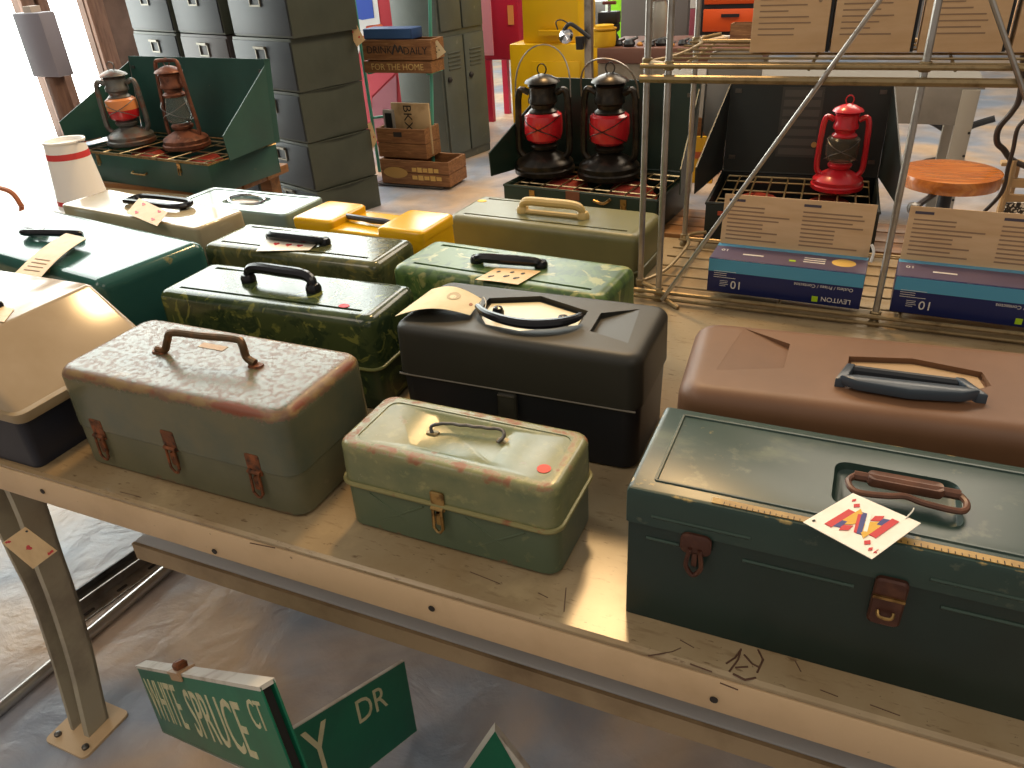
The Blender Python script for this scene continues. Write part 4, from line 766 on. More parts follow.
a, b_ = PZ(504, 185, T+.085), PZ(657, 201, T+.085); DM = .27; w_ = (b_-a).length; rz = math.atan2((b_-a).y, (b_-a).x); c_ = (a+b_)/2+Vector((-math.sin(rz), math.cos(rz), 0))*DM/2
sm, ldm, Mm = stove('dark green camp stove in middle holding two black lanterns with red globes', c_.x, c_.y, math.degrees(rz), w_, DM, .085, .235, M_SVD, M_SVD, .05, None, 6)
q = front(sm, 573, 194, -DM/2); box('name_plate', (q.x, -DM/2-.003, q.z-.004), (.04, .002, .022), flat('#7a4a34'), sm)
q = front(sm, 605, 201, -DM/2); MB().tube(smooth([(q.x-.03, -DM/2-.006, q.z), (q.x, -DM/2-.012, q.z-.004), (q.x+.02, -DM/2-.012, q.z+.01)], 4), .004, 8).build('valve_lever', M_BRASS, sm)
a, b_ = PZ(706, 203, T+.1), PZ(880, 213, T+.1); DR_ = .29; w_ = (b_-a).length; rz = math.atan2((b_-a).y, (b_-a).x); c_ = (a+b_)/2+Vector((-math.sin(rz), math.cos(rz), 0))*DR_/2
sr, ldr, Mr = stove('black green camp stove at right behind rack holding a red lantern', c_.x, c_.y, math.degrees(rz), w_, DR_, .1, .236, M_SVB, M_SVB, .03, None, 8)
pnl = MB().box((-.012, -.003, .128), (.10, .001, .17)).xf(Mr).build('instruction_panel', flat('#3a3a36'), ldr)
mb = MB()
for k in range(7): mb.box((-.012, -.0038, .198-k*.0235), (.088, .0006, .016))
mb.xf(Mr).build('printed_text', flat('#4c4b45'), pnl)
box('maker_label', Mr @ Vector((-.008, -.004, .224)), (.026, .002, .010), flat('#c8402c'), ldr)
MB().lathe([(.007, 0), (.007, .004)], 12).xf(Mr @ frame((.03, -.003, .075), (1,0,0), (0,0,1))).build('brass_rivet', M_BRASS, ldr)
MB().rr([(.07, .11, .03, 0), (.07, .11, .03, .006)]).xf(Mr @ frame((-w_/2-.0, .045, .19), (1,0,0), (0,0,1))).build('folded_side_table', mat('grey_tray', '#8f8b84', .35), sr)
MB().tube([tuple(Mr @ (frame((-w_/2, .045, .19), (1,0,0), (0,0,1)) @ Vector((.07*sx if 0 else px_, py_, .006)))) for sx, px_, py_ in [(0, -.04, .11), (0, -.06, .104), (0, -.07, .08), (0, -.07, -.11)]], .003, 6).build('tray_edge', M_STEEL, sr)
q = front(sr, 722, 213, -DR_/2); box('name_plate', (q.x, -DR_/2-.003, q.z), (.02, .002, .010), flat('#a84a32'), sr)

M_GLASS = mat('lantern_glass', '#c9ccc8', .06, 0, trans=.9, ior=1.2)
M_GLASSD = mat('smoky_glass', '#8a8070', .12, 0, trans=.75, ior=1.2)
M_REDG = mat('red_globe_glass', '#c8232a', .25, 0, coat=.5, layers=[dict(c='#b01e26', s=20, lo=.4, hi=.7)])
def lantern(label, p, H, body_m, globe_m, globe_kind='round', bail=None, rz=0, two_tone=None, square_top=False, cap_m=None, wide=1.0):
    r_ = thing('hurricane_lantern', label, 'lantern', p, rz, 'hurricane lanterns'); k = H/.30; r_.scale = (wide, wide, 1)
    S = lambda prof: [(a*k, b*k) for a, b in prof]
    MB().lathe(S([(.070, 0), (.076, .004), (.077, .016), (.073, .020), (.073, .032), (.068, .038), (.046, .052), (.030, .060), (.026, .066)]), 28).build('fuel_tank', body_m, r_)
    MB().lathe(S([(.024, .064), (.034, .070), (.036, .078), (.028, .088), (.020, .092)]), 20).build('burner', body_m, r_)
    gp = [(.034, .088), (.044, .096), (.048, .115), (.048, .142), (.046, .160), (.038, .166)] if globe_kind == 'round' else [(.026, .084), (.042, .100), (.043, .118), (.034, .160), (.031, .182)]
    gl = MB().lathe(S(gp), 24).build('globe', globe_m, r_)
    if two_tone: MB().lathe(S([(.0488, .126), (.0488, .142), (.0468, .160), (.039, .1665)]), 24).build('globe_band', two_tone, gl)
    z0 = gp[-1][1]
    MB().lathe(S([(.034, z0-.004), (.036, z0+.004), (.028, z0+.012), (.030, z0+.022), (.036, z0+.026), (.036, z0+.036), (.033, z0+.042), (.033, z0+.066), (.036, z0+.070), (.030, z0+.078)]), 24).build('chimney', body_m, r_)
    cp = MB().lathe(S([(.044, z0+.078), (.040, z0+.084), (.022, z0+.094), (.010, z0+.098), (0, z0+.100)]), 24).build('cap', cap_m or body_m, r_)
    MB().tube([(.011*k*math.cos(a), 0, (z0+.110)*k+.014*k*math.sin(a)) for a in [2*PI*i/14 for i in range(14)]], .0018*k, 6, closed=True).build('cap_ring', body_m, cp)
    for sx in (-1, 1):
        if square_top: pts = [(sx*.052, 0, .036), (sx*.058, 0, .07), (sx*.050, 0, .17), (sx*.044, 0, .25), (sx*.038, 0, .292), (sx*.020, 0, .298), (0, 0, .298)]
        else: pts = [(sx*.050, 0, .042), (sx*.064, 0, .060), (sx*.066, 0, .10), (sx*.064, 0, .17), (sx*.062, 0, .205), (sx*.054, 0, .225), (sx*.034, 0, z0+.05)]
        MB().tube(smooth([Vector(q)*k for q in pts], 4), .0085*k if not square_top else .0065*k, 8).build('side_tube', body_m, r_)
        MB().tube(smooth([Vector(q)*k for q in [(sx*.048, -.012, .095), (sx*.03, -.044, .115), (0, -.05, .128), (-sx*.03, -.044, .145), (-sx*.046, -.012, .16)]], 4), .0014*k, 5).build('guard_wire', M_STEELD if globe_m is not M_REDG else body_m, gl)
    if bail:
        lean, h_ = bail; q0 = Vector((-.066, 0, .205))*k; pts = [Vector((.070*k*math.cos(PI-PI*i/16), lean*k*math.sin(PI*i/16), (.205+h_*math.sin(PI*i/16)**.7)*k)) for i in range(17)]
        MB().tube(pts, .0020*k, 6).build('bail', M_STEEL, r_)
    return r_
M_LBK = mat('lantern_black', '#2b2620', .3, .6, layers=[dict(c='#4a4034', s=30, lo=.5, hi=.7)])
M_LRD = mat('lantern_red', '#c21f2a', .3, 0, coat=.4)
M_LRU = mat('lantern_rust', '#7a4a36', .55, .4, layers=[dict(c='#4d2f25', s=30, lo=.45, hi=.65), dict(c='#8e6a58', s=50, lo=.6, hi=.7)])
M_LGY = mat('lantern_grey', '#6b6a66', .45, .6, layers=[dict(c='#7a4f3c', s=20, lo=.52, hi=.66), dict(c='#4a4a4c', s=30, lo=.55, hi=.7)])
zg = T+.088
lantern('black hurricane lantern with red globe and raised wire bail, left of the pair', PZ(545, 172, zg), .30, M_LBK, M_REDG, bail=(.02, .13), rz=.1, wide=1.12)
lantern('black hurricane lantern with red globe, right of the pair beside rack post', PZ(609, 176, zg), .305, M_LBK, M_REDG, bail=(-.04, .10), rz=-.05, wide=1.12)
lantern('small bright red hurricane lantern with clear globe on black green stove', PZ(836, 188, T+.1), .225, M_LRD, M_GLASSD, wide=1.06)
lantern('grey lantern with red and amber globe on left camp stove', PZ(133, 143, T+.1), .285, M_LGY, M_REDG, two_tone=flat('#d98a52', .3), rz=.5, wide=1.15)
lantern('rusty brown lantern with clear glass globe on left camp stove', PZ(188, 147, T+.1), .285, M_LRU, M_GLASS, 'tall', rz=.2, square_top=True, wide=1.1)
# striped bucket
bk = thing('bucket', 'white paper bucket with two red stripes at far left', 'bucket', PZ(86, 207, T))
MB().lathe([(.088, 0), (.092, .003), (.092, .008), (.078, .010), (.076, .014), (.058, .205), (.061, .207), (.061, .212), (.055, .211), (.050, .2), (0, .198)], 32).build('shell', mat('bucket_white', '#f2f0ec', .5), bk)
rb = lambda z: .0765-.0942*(z-.014)
for z0, z1 in ((.022, .036), (.160, .178)): MB().lathe([(rb(z0), z0), (rb(z1), z1)], 32).build('red_stripe', flat('#cf3f40'), bk)
MB().tube(smooth([(.05, .0, .205), (.12, -.01, .215), (.17, .0, .225)], 4), .003, 6).build('spoon', M_CHROME, bk)

# ---------------------------------------------------------------- stacked steel file drawers behind the left stove
M_FB = mat('file_box_green', '#42463a', .5, layers=[dict(c='#383c31', s=4, lo=.4, hi=.7), dict(c='#6b5a48', s=30, lo=.72, hi=.78, a=.6)])
M_FBF = mat('file_box_front', '#272c31', .5, layers=[dict(c='#21262b', s=4, lo=.4, hi=.7)])  # fronts darker than the cases, backlit shade put into the colour
M_FBB = mat('file_box_brown', '#3f3736', .5, layers=[dict(c='#352e2d', s=4, lo=.4, hi=.7)])
FC = Vector((-2.78, 3.47, 0)); fr = math.radians(-17)
rows = [0, .19, .455, .72, .985, 1.25, 1.5]
colnm = ['right column', 'middle column', 'left column']
rownm = ['bottom', 'second lowest', 'third', 'fourth', 'fifth', 'topmost']
def file_box(x, y, z, rz, W, D, H, m, label):
    r_ = thing('file_drawer_box', label, 'file box', (x, y, z), rz, 'stacked steel file drawer boxes')
    MB().box((-W/2, D/2, H/2-.002), (W-.006, D-.012, H-.004)).build('case', m, r_, bevel=.004)
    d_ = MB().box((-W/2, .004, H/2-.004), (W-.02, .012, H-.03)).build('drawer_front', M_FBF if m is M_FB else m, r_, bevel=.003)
    mb = MB(); cx_, cz_ = -W/2, H*.68
    for c_, s_ in (((cx_-.045, -.006, cz_), (.008, .008, .06)), ((cx_+.045, -.006, cz_), (.008, .008, .06)), ((cx_, -.006, cz_+.03), (.098, .008, .010)), ((cx_, -.006, cz_-.03), (.098, .008, .008))): mb.box(c_, s_)
    mb.build('label_holder', mat_lh, d_); MB().box((cx_, -.012, cz_+.034), (.10, .014, .012)).build('pull', mat_lh, d_)
    MB().slab([(-.004, .0, H-.004), (-.004, D, H-.004), (.012, D*.5, H-.002)], (0, 0, -.004)).build('lid_lip', m, r_)
mat_lh = mat('label_holder_steel', '#7a7468', .4, .7)
for c in range(3):
    for k in range(6):
        h = rows[k+1]-rows[k]; W_ = (.55, .52, .55)[c]; off = (0, .585, 1.145)[c]
        jx, jr = random.uniform(-.012, .012), math.radians(random.uniform(-3, 3))
        if c == 0 and k >= 4: jx -= .03
        p = FC+Vector((-math.cos(fr)*(off+jx), -math.sin(fr)*(off+jx), rows[k]))
        file_box(p.x, p.y, p.z, fr+jr*(1 if c == 0 else .3), W_, .44, h, M_FBB if (c == 1 and k == 3) else M_FB, 'olive grey steel file box, %s of the %s of the stack' % (rownm[k], colnm[c]) if not (c == 1 and k == 3) else 'brownish steel file box, fourth up in middle column of the stack')
def hang_card(label, px, Y, m=M_CARDT): sheet('playing_card', label, 'card', [PY(u, v, Y) for u, v in px], m, 0, 3, 2, [('card_pip', heart(x, y, .2, .14, -1), M_RED) for x, y in ((.35, .3), (.65, .7))], GC)
hang_card('heart card hung at upper right corner of the file box stack', [(347, 29), (355, 22), (365, 40), (357, 47)], 3.86)
hang_card('buff card hung low on right side of the file box stack', [(367, 124), (371, 122), (377, 140), (373, 149)], 3.88)

# ---------------------------------------------------------------- hand truck with crates
M_TEALP = mat('teal_pole', '#4f9a86', .4)
YC = 4.36
ht = thing('hand_truck', 'teal tubular hand truck loaded with wooden crates', 'hand truck', (0, 0, 0))
for (u0, v0, u1, v1) in ((378, 160, 348, -40), (433, 158, 429, -40)):
    a, b_ = PY(u0, v0, YC+.10), PY(u1, v1, YC+.10); MB().tube([(a.x, a.y, .03), a, b_], .011, 10).build('upright', M_TEALP, ht)
for v in (60, 110): MB().tube([PY(372, v+8, YC+.1), PY(432, v, YC+.1)], .009, 8).build('crossbar', M_TEALP, ht)
a, b_ = PZ(383, 185, 0), PZ(450, 183, 0)
box('toe_plate', ((a.x+b_.x)/2, YC+.02, .014), (.5, .26, .008), M_STEELD, ht)
for dx in (-.2, .2): MB().lathe([(.03, -.012), (.034, 0), (.03, .012)], 16).xf(frame(((a.x+b_.x)/2+dx, YC+.17, .034), (0,1,0), (0,0,1))).build('wheel', M_BLKM, ht)
def crate(label, u0, u1, vt, vb, Y, D, m=M_WOOD, zb=None, open_top=True):
    a, b_ = PY(u0, vb, Y), PY(u1, vb, Y); t_ = PY(u0, vt, Y); z0 = a.z if zb is None else zb; H = max(t_.z-z0, .03); W_ = b_.x-a.x
    r_ = thing('wooden_crate', label, 'crate', ((a.x+b_.x)/2, Y, z0))
    n = max(1, round(H/.09))
    for k in range(n):
        z = H*(k+.5)/n
        for c_, d_ in (((0, .008, z), (W_, .016, H/n-.004)), ((0, D-.008, z), (W_, .016, H/n-.004)), ((-W_/2+.008, D/2, z), (.016, D-.034, H/n-.004)), ((W_/2-.008, D/2, z), (.016, D-.034, H/n-.004))): box('board', c_, d_, m, r_)
    box('bottom_board', (0, D/2, .006), (W_-.033, D-.033, .012), m, r_)
    return r_, W_, H
c1, W_, H_ = crate('long low printed wooden crate at bottom of the hand truck', 383, 450, 159, 184, YC-.1, .24, zb=.019)
for zz, ww in ((.10, .2), (.05, .22)):
    for k in range(5): MB().box((.0+ww*k/5, -.001, zz), (ww/5-.008, .002, .03 if k % 2 else .024)).build('worn_stencil', flat('#c9a45c'), c1)
MB().lathe([(1, 0), (1, .002)], 20).xf(frame((-.14, -.001, .075), (1,0,0), (0,0,1)) @ Matrix.Diagonal((.09, .035, 1, 1))).build('stencil_oval', flat('#b08a4a'), c1)
z1 = .019+H_+.002
c2, W2, H2 = crate('square wooden crate holding a board on the hand truck', 381, 428, 128, 167, YC-.06, .19, zb=z1)
MB().box((-.02, -.001, H2*.8), (.06, .002, .03)).build('worn_stencil', M_INK, c2)
bd = thing('stencilled_board', 'worn cream board stencilled BKX standing in the crate', 'board', (0, 0, 0))
a, b_ = PY(394, 140, YC), PY(427, 104, YC); zb = z1+.013
MB().box(((a.x+b_.x)/2, YC+.02, (zb+b_.z)/2), (b_.x-a.x, .02, b_.z-zb)).build('panel', mat('cream_board', '#b59a72', .6, layers=[dict(c='#8f744e', s=8, lo=.45, hi=.7)]), bd, bevel=.004)
text('stencil', 'BKX', .085, M_INK, bd, frame(((a.x+b_.x)/2-.02, YC+.009, b_.z-.09), (0,0,-1), (1,0,0)), 1)
fr_ = thing('picture_frame', 'small black framed glass leaning in the square crate', 'frame', (0, 0, 0)); a, b_ = PY(385, 130, YC-.01), PY(393, 110, YC-.01)
box('border', ((a.x+b_.x)/2, YC-.005, (zb+b_.z)/2), (b_.x-a.x, .012, b_.z-zb), flat('#9a9690'), fr_); box('glass', ((a.x+b_.x)/2, YC-.012, b_.z-.07), ((b_.x-a.x)*.6, .004, .1), M_BLKM, fr_)
c3, W3_, H3 = crate('flat wooden crate lettered FOR THE HOME on the hand truck', 365, 432, 61, 73, YC-.06, .16)
text('stencil', 'FOR THE HOME', .052, flat('#c9ab6c'), c3, frame((0, -.002, H3*.5), (1,0,0), (0,0,1)), 1)
c4, W4_, H4 = crate('wooden crate lettered DRINK DAILY on top of the hand truck', 364, 432, 40, 59, YC-.06, .16, zb=c3.location[2]+H3+.003)
text('stencil', 'DRINK', .06, M_INK, c4, frame((-.12, -.002, H4*.5), (1,0,0), (0,0,1)), 1); text('stencil', 'DAILY', .06, M_INK, c4, frame((.13, -.002, H4*.45), (1,0,0), (0,0,1)), 1); MB().tube(smooth([(-.03, -.002, H4*.3), (-.005, -.002, H4*.75), (.012, -.002, H4*.4), (.03, -.002, H4*.7), (.045, -.002, H4*.35)], 4), .005, 6).build('script_mark', M_INK, c4)
for dx in (-.22, .2): box('shelf_bracket', (c3.location[0]+dx, YC+.04, c3.location[2]-.006), (.02, .17, .008), M_TEALP, ht)
bkk = thing('book', 'dark blue flat book lying on the DRINK DAILY crate', 'book', (c4.location[0]-.06, YC+.02, c4.location[2]+H4)); MB().box((0, 0, .03), (.34, .13, .06)).build('cover', flat('#24406b'), bkk, bevel=.006); box('pages', (0, -.063, .03), (.32, .008, .048), flat('#31527f'), bkk)
sheet('price_tag', 'white diamond tag hung on the teal pole by the lockers', 'price tag', [PY(430, 47, YC), PY(437, 40, YC), PY(446, 52, YC), PY(437, 59, YC)], flat('#d8c8a0'), 0, 3, 2, [('tag_mark', ell(x, y, .1, .1), M_INK) for x in (.3, .6) for y in (.3, .6)])

# ---------------------------------------------------------------- lockers and things along the back
M_LK = mat('locker_grey_green', '#5a5f57', .45, layers=[dict(c='#4c514a', s=3, lo=.4, hi=.7), dict(c='#7a7f76', s=20, lo=.66, hi=.74, a=.5)])
lk = thing('locker', 'grey green steel locker pair with louvred doors', 'locker', (-2.66, 4.83, 0), math.atan2(.457, .101))
MB().box((.24, .2, .95), (.48, .4, 1.9)).build('body', M_LK, lk, bevel=.006)
for i in range(2):
    for z0, z1 in ((.06, .82), (.86, 1.86)):
        d_ = MB().box((.125+i*.23, -.008, (z0+z1)/2), (.215, .016, z1-z0)).build('door', M_LK, lk, bevel=.004)
        for k in range(5): MB().box((.125+i*.23, -.018, z1-.1-k*.025), (.12, .008, .01), rx=.5).build('louvre', M_LK, d_)
        MB().lathe([(.018, 0), (.018, .012), (.008, .022)], 12).xf(frame((.06+i*.23, -.016, (z0+z1)/2+.12), (1,0,0), (0,0,1))).build('handle', M_INK, d_)
def slab_px(name, label, cat, u0, u1, vt, Y, D, m, vb=None, bevel=.01, group=None):
    """a box-bodied thing standing on the floor (or at the height of pixel row vb) with its face on y = Y"""
    um = (u0+u1)/2; a, b_ = PY(u0, vt, Y), PY(u1, vt, Y); zt = (a.z+b_.z)/2; zb = 0 if vb is None else PY(um, vb, Y).z
    r_ = thing(name, label, cat, ((a.x+b_.x)/2, Y, zb), 0, group); H = zt-zb; W_ = b_.x-a.x
    MB().box((0, D/2, H/2), (W_, D, H)).build('body', m, r_, bevel=bevel); return r_, W_, H
r_, W_, H = slab_px('cabinet', 'dark grey steel cabinet behind the hand truck', 'cabinet', 396, 446, -60, 5.6, .45, mat('cabinet_grey', '#4e5354', .5))
for z in (.5, 1.0, 1.4): box('door_panel', (0, -.006, z), (W_-.04, .012, .36), flat('#565b5b'), r_, bevel=.004)
sg = thing('signboard', 'red white and blue painted signboard behind the file boxes', 'signboard', (0, 0, 0)); YS = 5.25
a, b_ = PY(335, 140, YS), PY(399, -30, YS)
MB().box(((a.x+b_.x)/2, YS+.02, b_.z/2), (b_.x-a.x, .03, b_.z)).build('board', flat('#c2414a', .4), sg, bevel=.004)
def decal(name, px, hexc, k=1): MB().slab([PY(u, v, YS-.001*k)+Vector((0, .004, 0)) for u, v in px], (0, -.002, 0)).build(name, flat(hexc, .4), sg)
decal('painted_shape', [(345, 62), (345, -25), (374, -25), (380, 24), (366, 26), (362, 40), (356, 62)], '#e8e4e2', 1)
decal('painted_shape', [(346, 16), (348, -25), (369, -25), (374, 18), (362, 20)], '#3a57b8', 3)
decal('painted_shape', [(366, 27), (381, 24), (390, 34), (362, 40)], '#d8623a', 2)
decal('painted_shape', [(365, 140), (362, 72), (396, 72), (372, 96), (370, 140)], '#c9505c', 2); decal('painted_shape', [(372, 140), (372, 98), (396, 75), (398, 140)], '#a86a74', 3)
# red stand
rs = thing('news_box', 'crimson red metal stand on legs left of yellow cabinet', 'stand', (0, 0, 0)); YR = 6.2
a, b_ = PY(484, 60, YR), PY(520, 60, YR); t_ = PY(500, -40, YR); M_CR = mat('crimson', '#b0203a', .35)
MB().box(((a.x+b_.x)/2, YR+.2, (a.z+t_.z)/2), (b_.x-a.x, .4, t_.z-a.z)).build('body', M_CR, rs, bevel=.01)
for px_ in (a.x+.025, b_.x-.025):
    for py_ in (.03, .37): box('leg', (px_, YR+py_, a.z/2), (.05, .05, a.z), M_CR, rs)
box('front_panel', (a.x+.05, YR-.004, (a.z+t_.z)/2), (.09, .008, (t_.z-a.z)*.9), flat('#d58a98'), rs); q = PY(511, 15, YR); box('sticker', (q.x, YR-.006, q.z), (.05, .004, .14), flat('#d88a4a'), rs)
r_, W_, H = slab_px('cabinet', 'bright yellow metal cabinet with narrower upper case', 'cabinet', 509, 590, 44, 5.3, .42, mat('yellow_cabinet', '#e8b80f', .35))
a, b_ = PY(521, 44, 5.3), PY(577, 44, 5.3); MB().box(((a.x+b_.x)/2-r_.location[0], .22, H+.3), (b_.x-a.x, .36, .6)).build('upper_case', mat('yellow_cabinet_upper', '#eabc14', .35), r_, bevel=.01)
box('door_seam', (W_*.08, -.004, H*.6), (W_*.6, .008, H*.5), mat('yellow_door', '#e4b40e', .35), r_, bevel=.004)
q = PY(553, 36, 5.3); box('drawer_lip', (q.x-r_.location[0], .0, q.z-0+.02), (.2, .05, .03), mat('yellow_lip', '#d6a50e', .35), r_)
a = PZ(590, 150, 0); po = PY(589, 60, 4.75)
pp = thing('steel_post', 'silver square steel post beside the yellow cabinet', 'post', (po.x, 4.75, 0)); MB().box((0, 0, .9), (.045, .045, 1.8)).build('shaft', M_STEEL, pp, bevel=.004); box('base_plate', (0, 0, .006), (.14, .14, .012), M_STEEL, pp)
cl = thing('clamp_lamp', 'black clamp lamp with round chrome head on silver post', 'lamp', (0, 0, 0)); YL = 4.70
MB().tube(smooth([PY(590, 38, YL), PY(580, 30, YL), PY(570, 24, YL), PY(564, 30, YL)], 4), .012, 8).build('arm', M_BLKM, cl)
q = PY(566, 36, YL); MB().lathe([(.0, .03), (.035, .02), (.045, 0), (.035, -.03), (0, -.045)], 16).xf(frame(q, (1,0,0), (0,.5,1))).build('lamp_head', M_CHROME, cl)
q = PY(580, 42, YL); MB().rr([(.02, .02, .008, -.04), (.025, .02, .008, .03)]).xf(Matrix.Translation(q)).build('clamp', M_BLKM, cl)
MB().tube(smooth([PY(558, 30, YL), PY(556, 22, YL), PY(562, 20, YL), PY(572, 26, YL)], 4), .004, 6).build('cord', M_BLKM, cl)
# counter with clutter
YK = 5.0
ct = thing('counter', 'grey framed work counter with brown top behind the rack posts', 'counter', (0, 0, 0)); a, b_ = PY(597, 62, YK), PY(760, 62, YK); tz = PY(650, 48, YK).z
box('top_board', ((a.x+b_.x)/2, YK+.3, tz-.045), (b_.x-a.x, .6, .09), mat('counter_brown', '#6b4638', .5), ct, bevel=.004); box('apron', ((a.x+b_.x)/2, YK+.04, tz-.14), (b_.x-a.x, .04, .09), M_BEAM, ct)
for px_ in (a.x+.1, b_.x-.05):
    for py_ in (.06, .54): box('leg', (px_, YK+py_, (tz-.09)/2), (.06, .06, tz-.09), M_BEAM, ct)
def counter_thing(name, label, cat, u, Y, build): 
    q = PY(u, 48, Y); r_ = thing(name, label, cat, (q.x, Y, tz)); build(r_); return r_
def b_engine(r):
    MB().lathe([(.06, 0), (.065, .03), (.05, .06), (.07, .075), (.07, .11), (.05, .12)], 16).build('drum', M_BLKM, r); box('block', (0, 0, .15), (.13, .09, .07), mat('engine_black', '#23201f', .35), r, bevel=.008); box('knob_stem', (0, 0, .2), (.015, .015, .06), M_CHROME, r); box('top_bar', (0, 0, .235), (.09, .02, .02), flat('#6b2f28'), r, bevel=.004)
counter_thing('hand_grinder', 'black cast iron grinder with red top bar on the counter', 'grinder', 609, YK+.25, b_engine)
def b_yel(r): MB().lathe([(.07, 0), (.075, .01), (.075, .09), (.06, .1), (.06, .125), (.0, .13)], 18).build('drum', flat('#d9a818'), r); MB().lathe([(.08, .1), (.08, .108)], 18).build('rim', flat('#b98a20'), r)
counter_thing('tin', 'round yellow tin at left end of the counter', 'tin', 604, YK+.08, b_yel)
def b_jar(r):
    MB().lathe([(.05, 0), (.055, .01), (.055, .21), (.045, .23), (.045, .24)], 20).build('glass', mat('jar_glass', '#b9b5a8', .15, trans=.5), r); MB().lathe([(.048, .24), (.05, .245), (.05, .262), (0, .264)], 20).build('lid', M_STEEL, r)
counter_thing('glass_jar', 'tall clear glass jar on the counter between rack posts', 'jar', 657, YK+.3, b_jar)
for i in range(9):
    def b_bit(r, i=i):
        k = .017+.008*(i % 3); MB().lathe([(k, 0), (k*1.2, k*.5), (k*.8, k*1.2), (0, k*1.4)], 10).build('cap', M_BLKM if i % 3 else flat('#c98a3a'), r); MB().tube([(0, 0, k), (k*1.6, 0, k*1.6)], k*.3, 6).build('stem', M_STEELD, r)
    counter_thing('machine_part', ['small dark machine part at far left of counter clutter', 'second small dark part among counter clutter', 'third small dark part among counter clutter', 'amber knobbed part left of the glass jar', 'dark part just left of the glass jar', 'dark part just right of the glass jar', 'amber knobbed part right of the glass jar', 'dark part near the right rack post on the counter', 'dark part at right end of counter clutter'][i], 'machine part', 608+i*10.6, YK+.07+.04*(i % 2), b_bit)
def b_plate(r): MB().lathe([(.08, 0), (.1, .012), (.1, .02), (0, .022)], 20).build('disc', flat('#b59a78'), r); box('spatula', (.12, 0, .02), (.1, .03, .01), flat('#d8d2c8'), r)
counter_thing('turned_plate', 'pale wooden plate on the counter right of the rack posts', 'plate', 712, YK+.35, b_plate)
def b_wb(r):
    for c_, d_ in (((0, -.05, .06), (.12, .01, .12)), ((0, .05, .06), (.12, .01, .12)), ((-.06, 0, .06), (.01, .09, .12)), ((.06, 0, .06), (.01, .09, .12)), ((0, 0, .006), (.11, .09, .01))): box('board', c_, d_, M_WOOD, r)
counter_thing('wooden_box', 'small wooden box on counter before the orange drawers', 'box', 741, YK+.12, b_wb)
# orange drawer cabinet on the floor behind the counter
r_, W_, H = slab_px('drawer_cabinet', 'black cabinet with orange drawers behind the rack', 'cabinet', 702, 768, -50, 5.9, .4, M_BLKM)
for k in range(9):
    z = .12+k*.17; d_ = box('drawer', (.01, -.008, z), (W_-.06, .02, .14), flat('#d8531f', .35), r_, bevel=.004); MB().box((.01, -.022, z+.03), (.12, .014, .02)).build('drawer_pull', M_BLKM, d_)
r_, W_, H = slab_px('pillar', 'grey concrete pillar behind the counter', 'pillar', 622, 692, -60, 7.2, .5, mat('pillar_grey', '#5d5855', .7))
box('plinth', (0, .25, .1), (W_+.06, .56, .2), flat('#4f4a47'), r_)
r_, W_, H = slab_px('machine_cover', 'maroon cabinet at back between pillar and orange drawers', 'cabinet', 690, 712, 8, 6.6, .4, flat('#7a2f3c'))
box('top_panel', (0, .2, H+.03), (W_, .4, .06), flat('#b8b4b0'), r_)
r_, W_, H = slab_px('green_panel', 'lime green board propped in front of the back window', 'board', 607, 622, -30, 9.5, .04, flat('#8fd81f', .5)); box('edge_strip', (-W_/2, .02, H/2), (.03, .06, H), flat('#e8f0e0'), r_)
# low steel bench with apron behind the right stove
YA = 4.0; la = thing('steel_bench', 'low grey steel bench behind right stove and stool', 'bench', (0, 0, 0)); a, b_ = PY(660, 85, YA), PY(978, 85, YA); z1 = PY(860, 83, YA).z; z0 = PY(860, 122, YA).z
box('apron', ((a.x+b_.x)/2, YA, (z1+z0)/2), (b_.x-a.x, .02, z1-z0), mat('bench_grey', '#8a857c', .45, layers=[dict(c='#77726a', s=5, lo=.4, hi=.7)]), la, bevel=.003)
box('bench_top', ((a.x+b_.x)/2, YA+.3, z1-.01), (b_.x-a.x+.06, .6, .02), mat('bench_top_grey', '#7d7870', .45), la)
for px_ in (a.x+.04, b_.x-.02):
    for py_ in (.01, .56): lgo = MB().box((px_, YA+py_, (z1-.02)/2), (.07, .05, z1-.02)).build('leg', mat_bl if 'mat_bl' in globals() else globals().setdefault('mat_bl', mat('bench_leg', '#9a9488', .45)), la, bevel=.004)
for k in range(5): MB().lathe([(.006, 0), (.006, .002)], 8).xf(frame((b_.x+.008, YA-.016, .12+k*.1), (1,0,0), (0,0,1))).build('bolt_hole', M_INK, la)
# iron machine base standing on low bench, and small things on it
mi = thing('iron_press', 'dark cast iron press standing on the floor under the low bench', 'press', PZ(945, 168, 0)); 
MB().lathe([(.14, 0), (.14, .03), (.06, .06), (.05, .3), (.08, .33), (.05, .36), (.04, .5)], 18).build('column', mat('cast_iron', '#3a332e', .5, .5), mi)
for s_ in (-1, 1): MB().tube(smooth([(0, 0, .2), (s_*.1, 0, .26), (s_*.2, 0, .3)], 4), .02, 8).build('arm', M_BLKM, mi)
yc = thing('yellow_crate', 'small yellow fronted wooden crate on floor between the stoves', 'crate', PZ(694, 176, 0)); yc.rotation_euler = (0, 0, .12)
for c_, d_, m_ in (((0, -.15, .14), (.24, .014, .28), flat('#d8a216')), ((0, .15, .17), (.24, .014, .34), M_WOOD), ((-.115, 0, .16), (.014, .286, .32), mat('pale_wood', '#b08a5c', .6)), ((.115, 0, .16), (.014, .286, .32), M_WOOD), ((0, 0, .01), (.216, .286, .02), M_WOOD)): box('board', c_, d_, m_, yc)
MB().box((.02, -.1575, .17), (.08, .002, .04)).build('worn_stencil', flat('#b5542c'), yc)
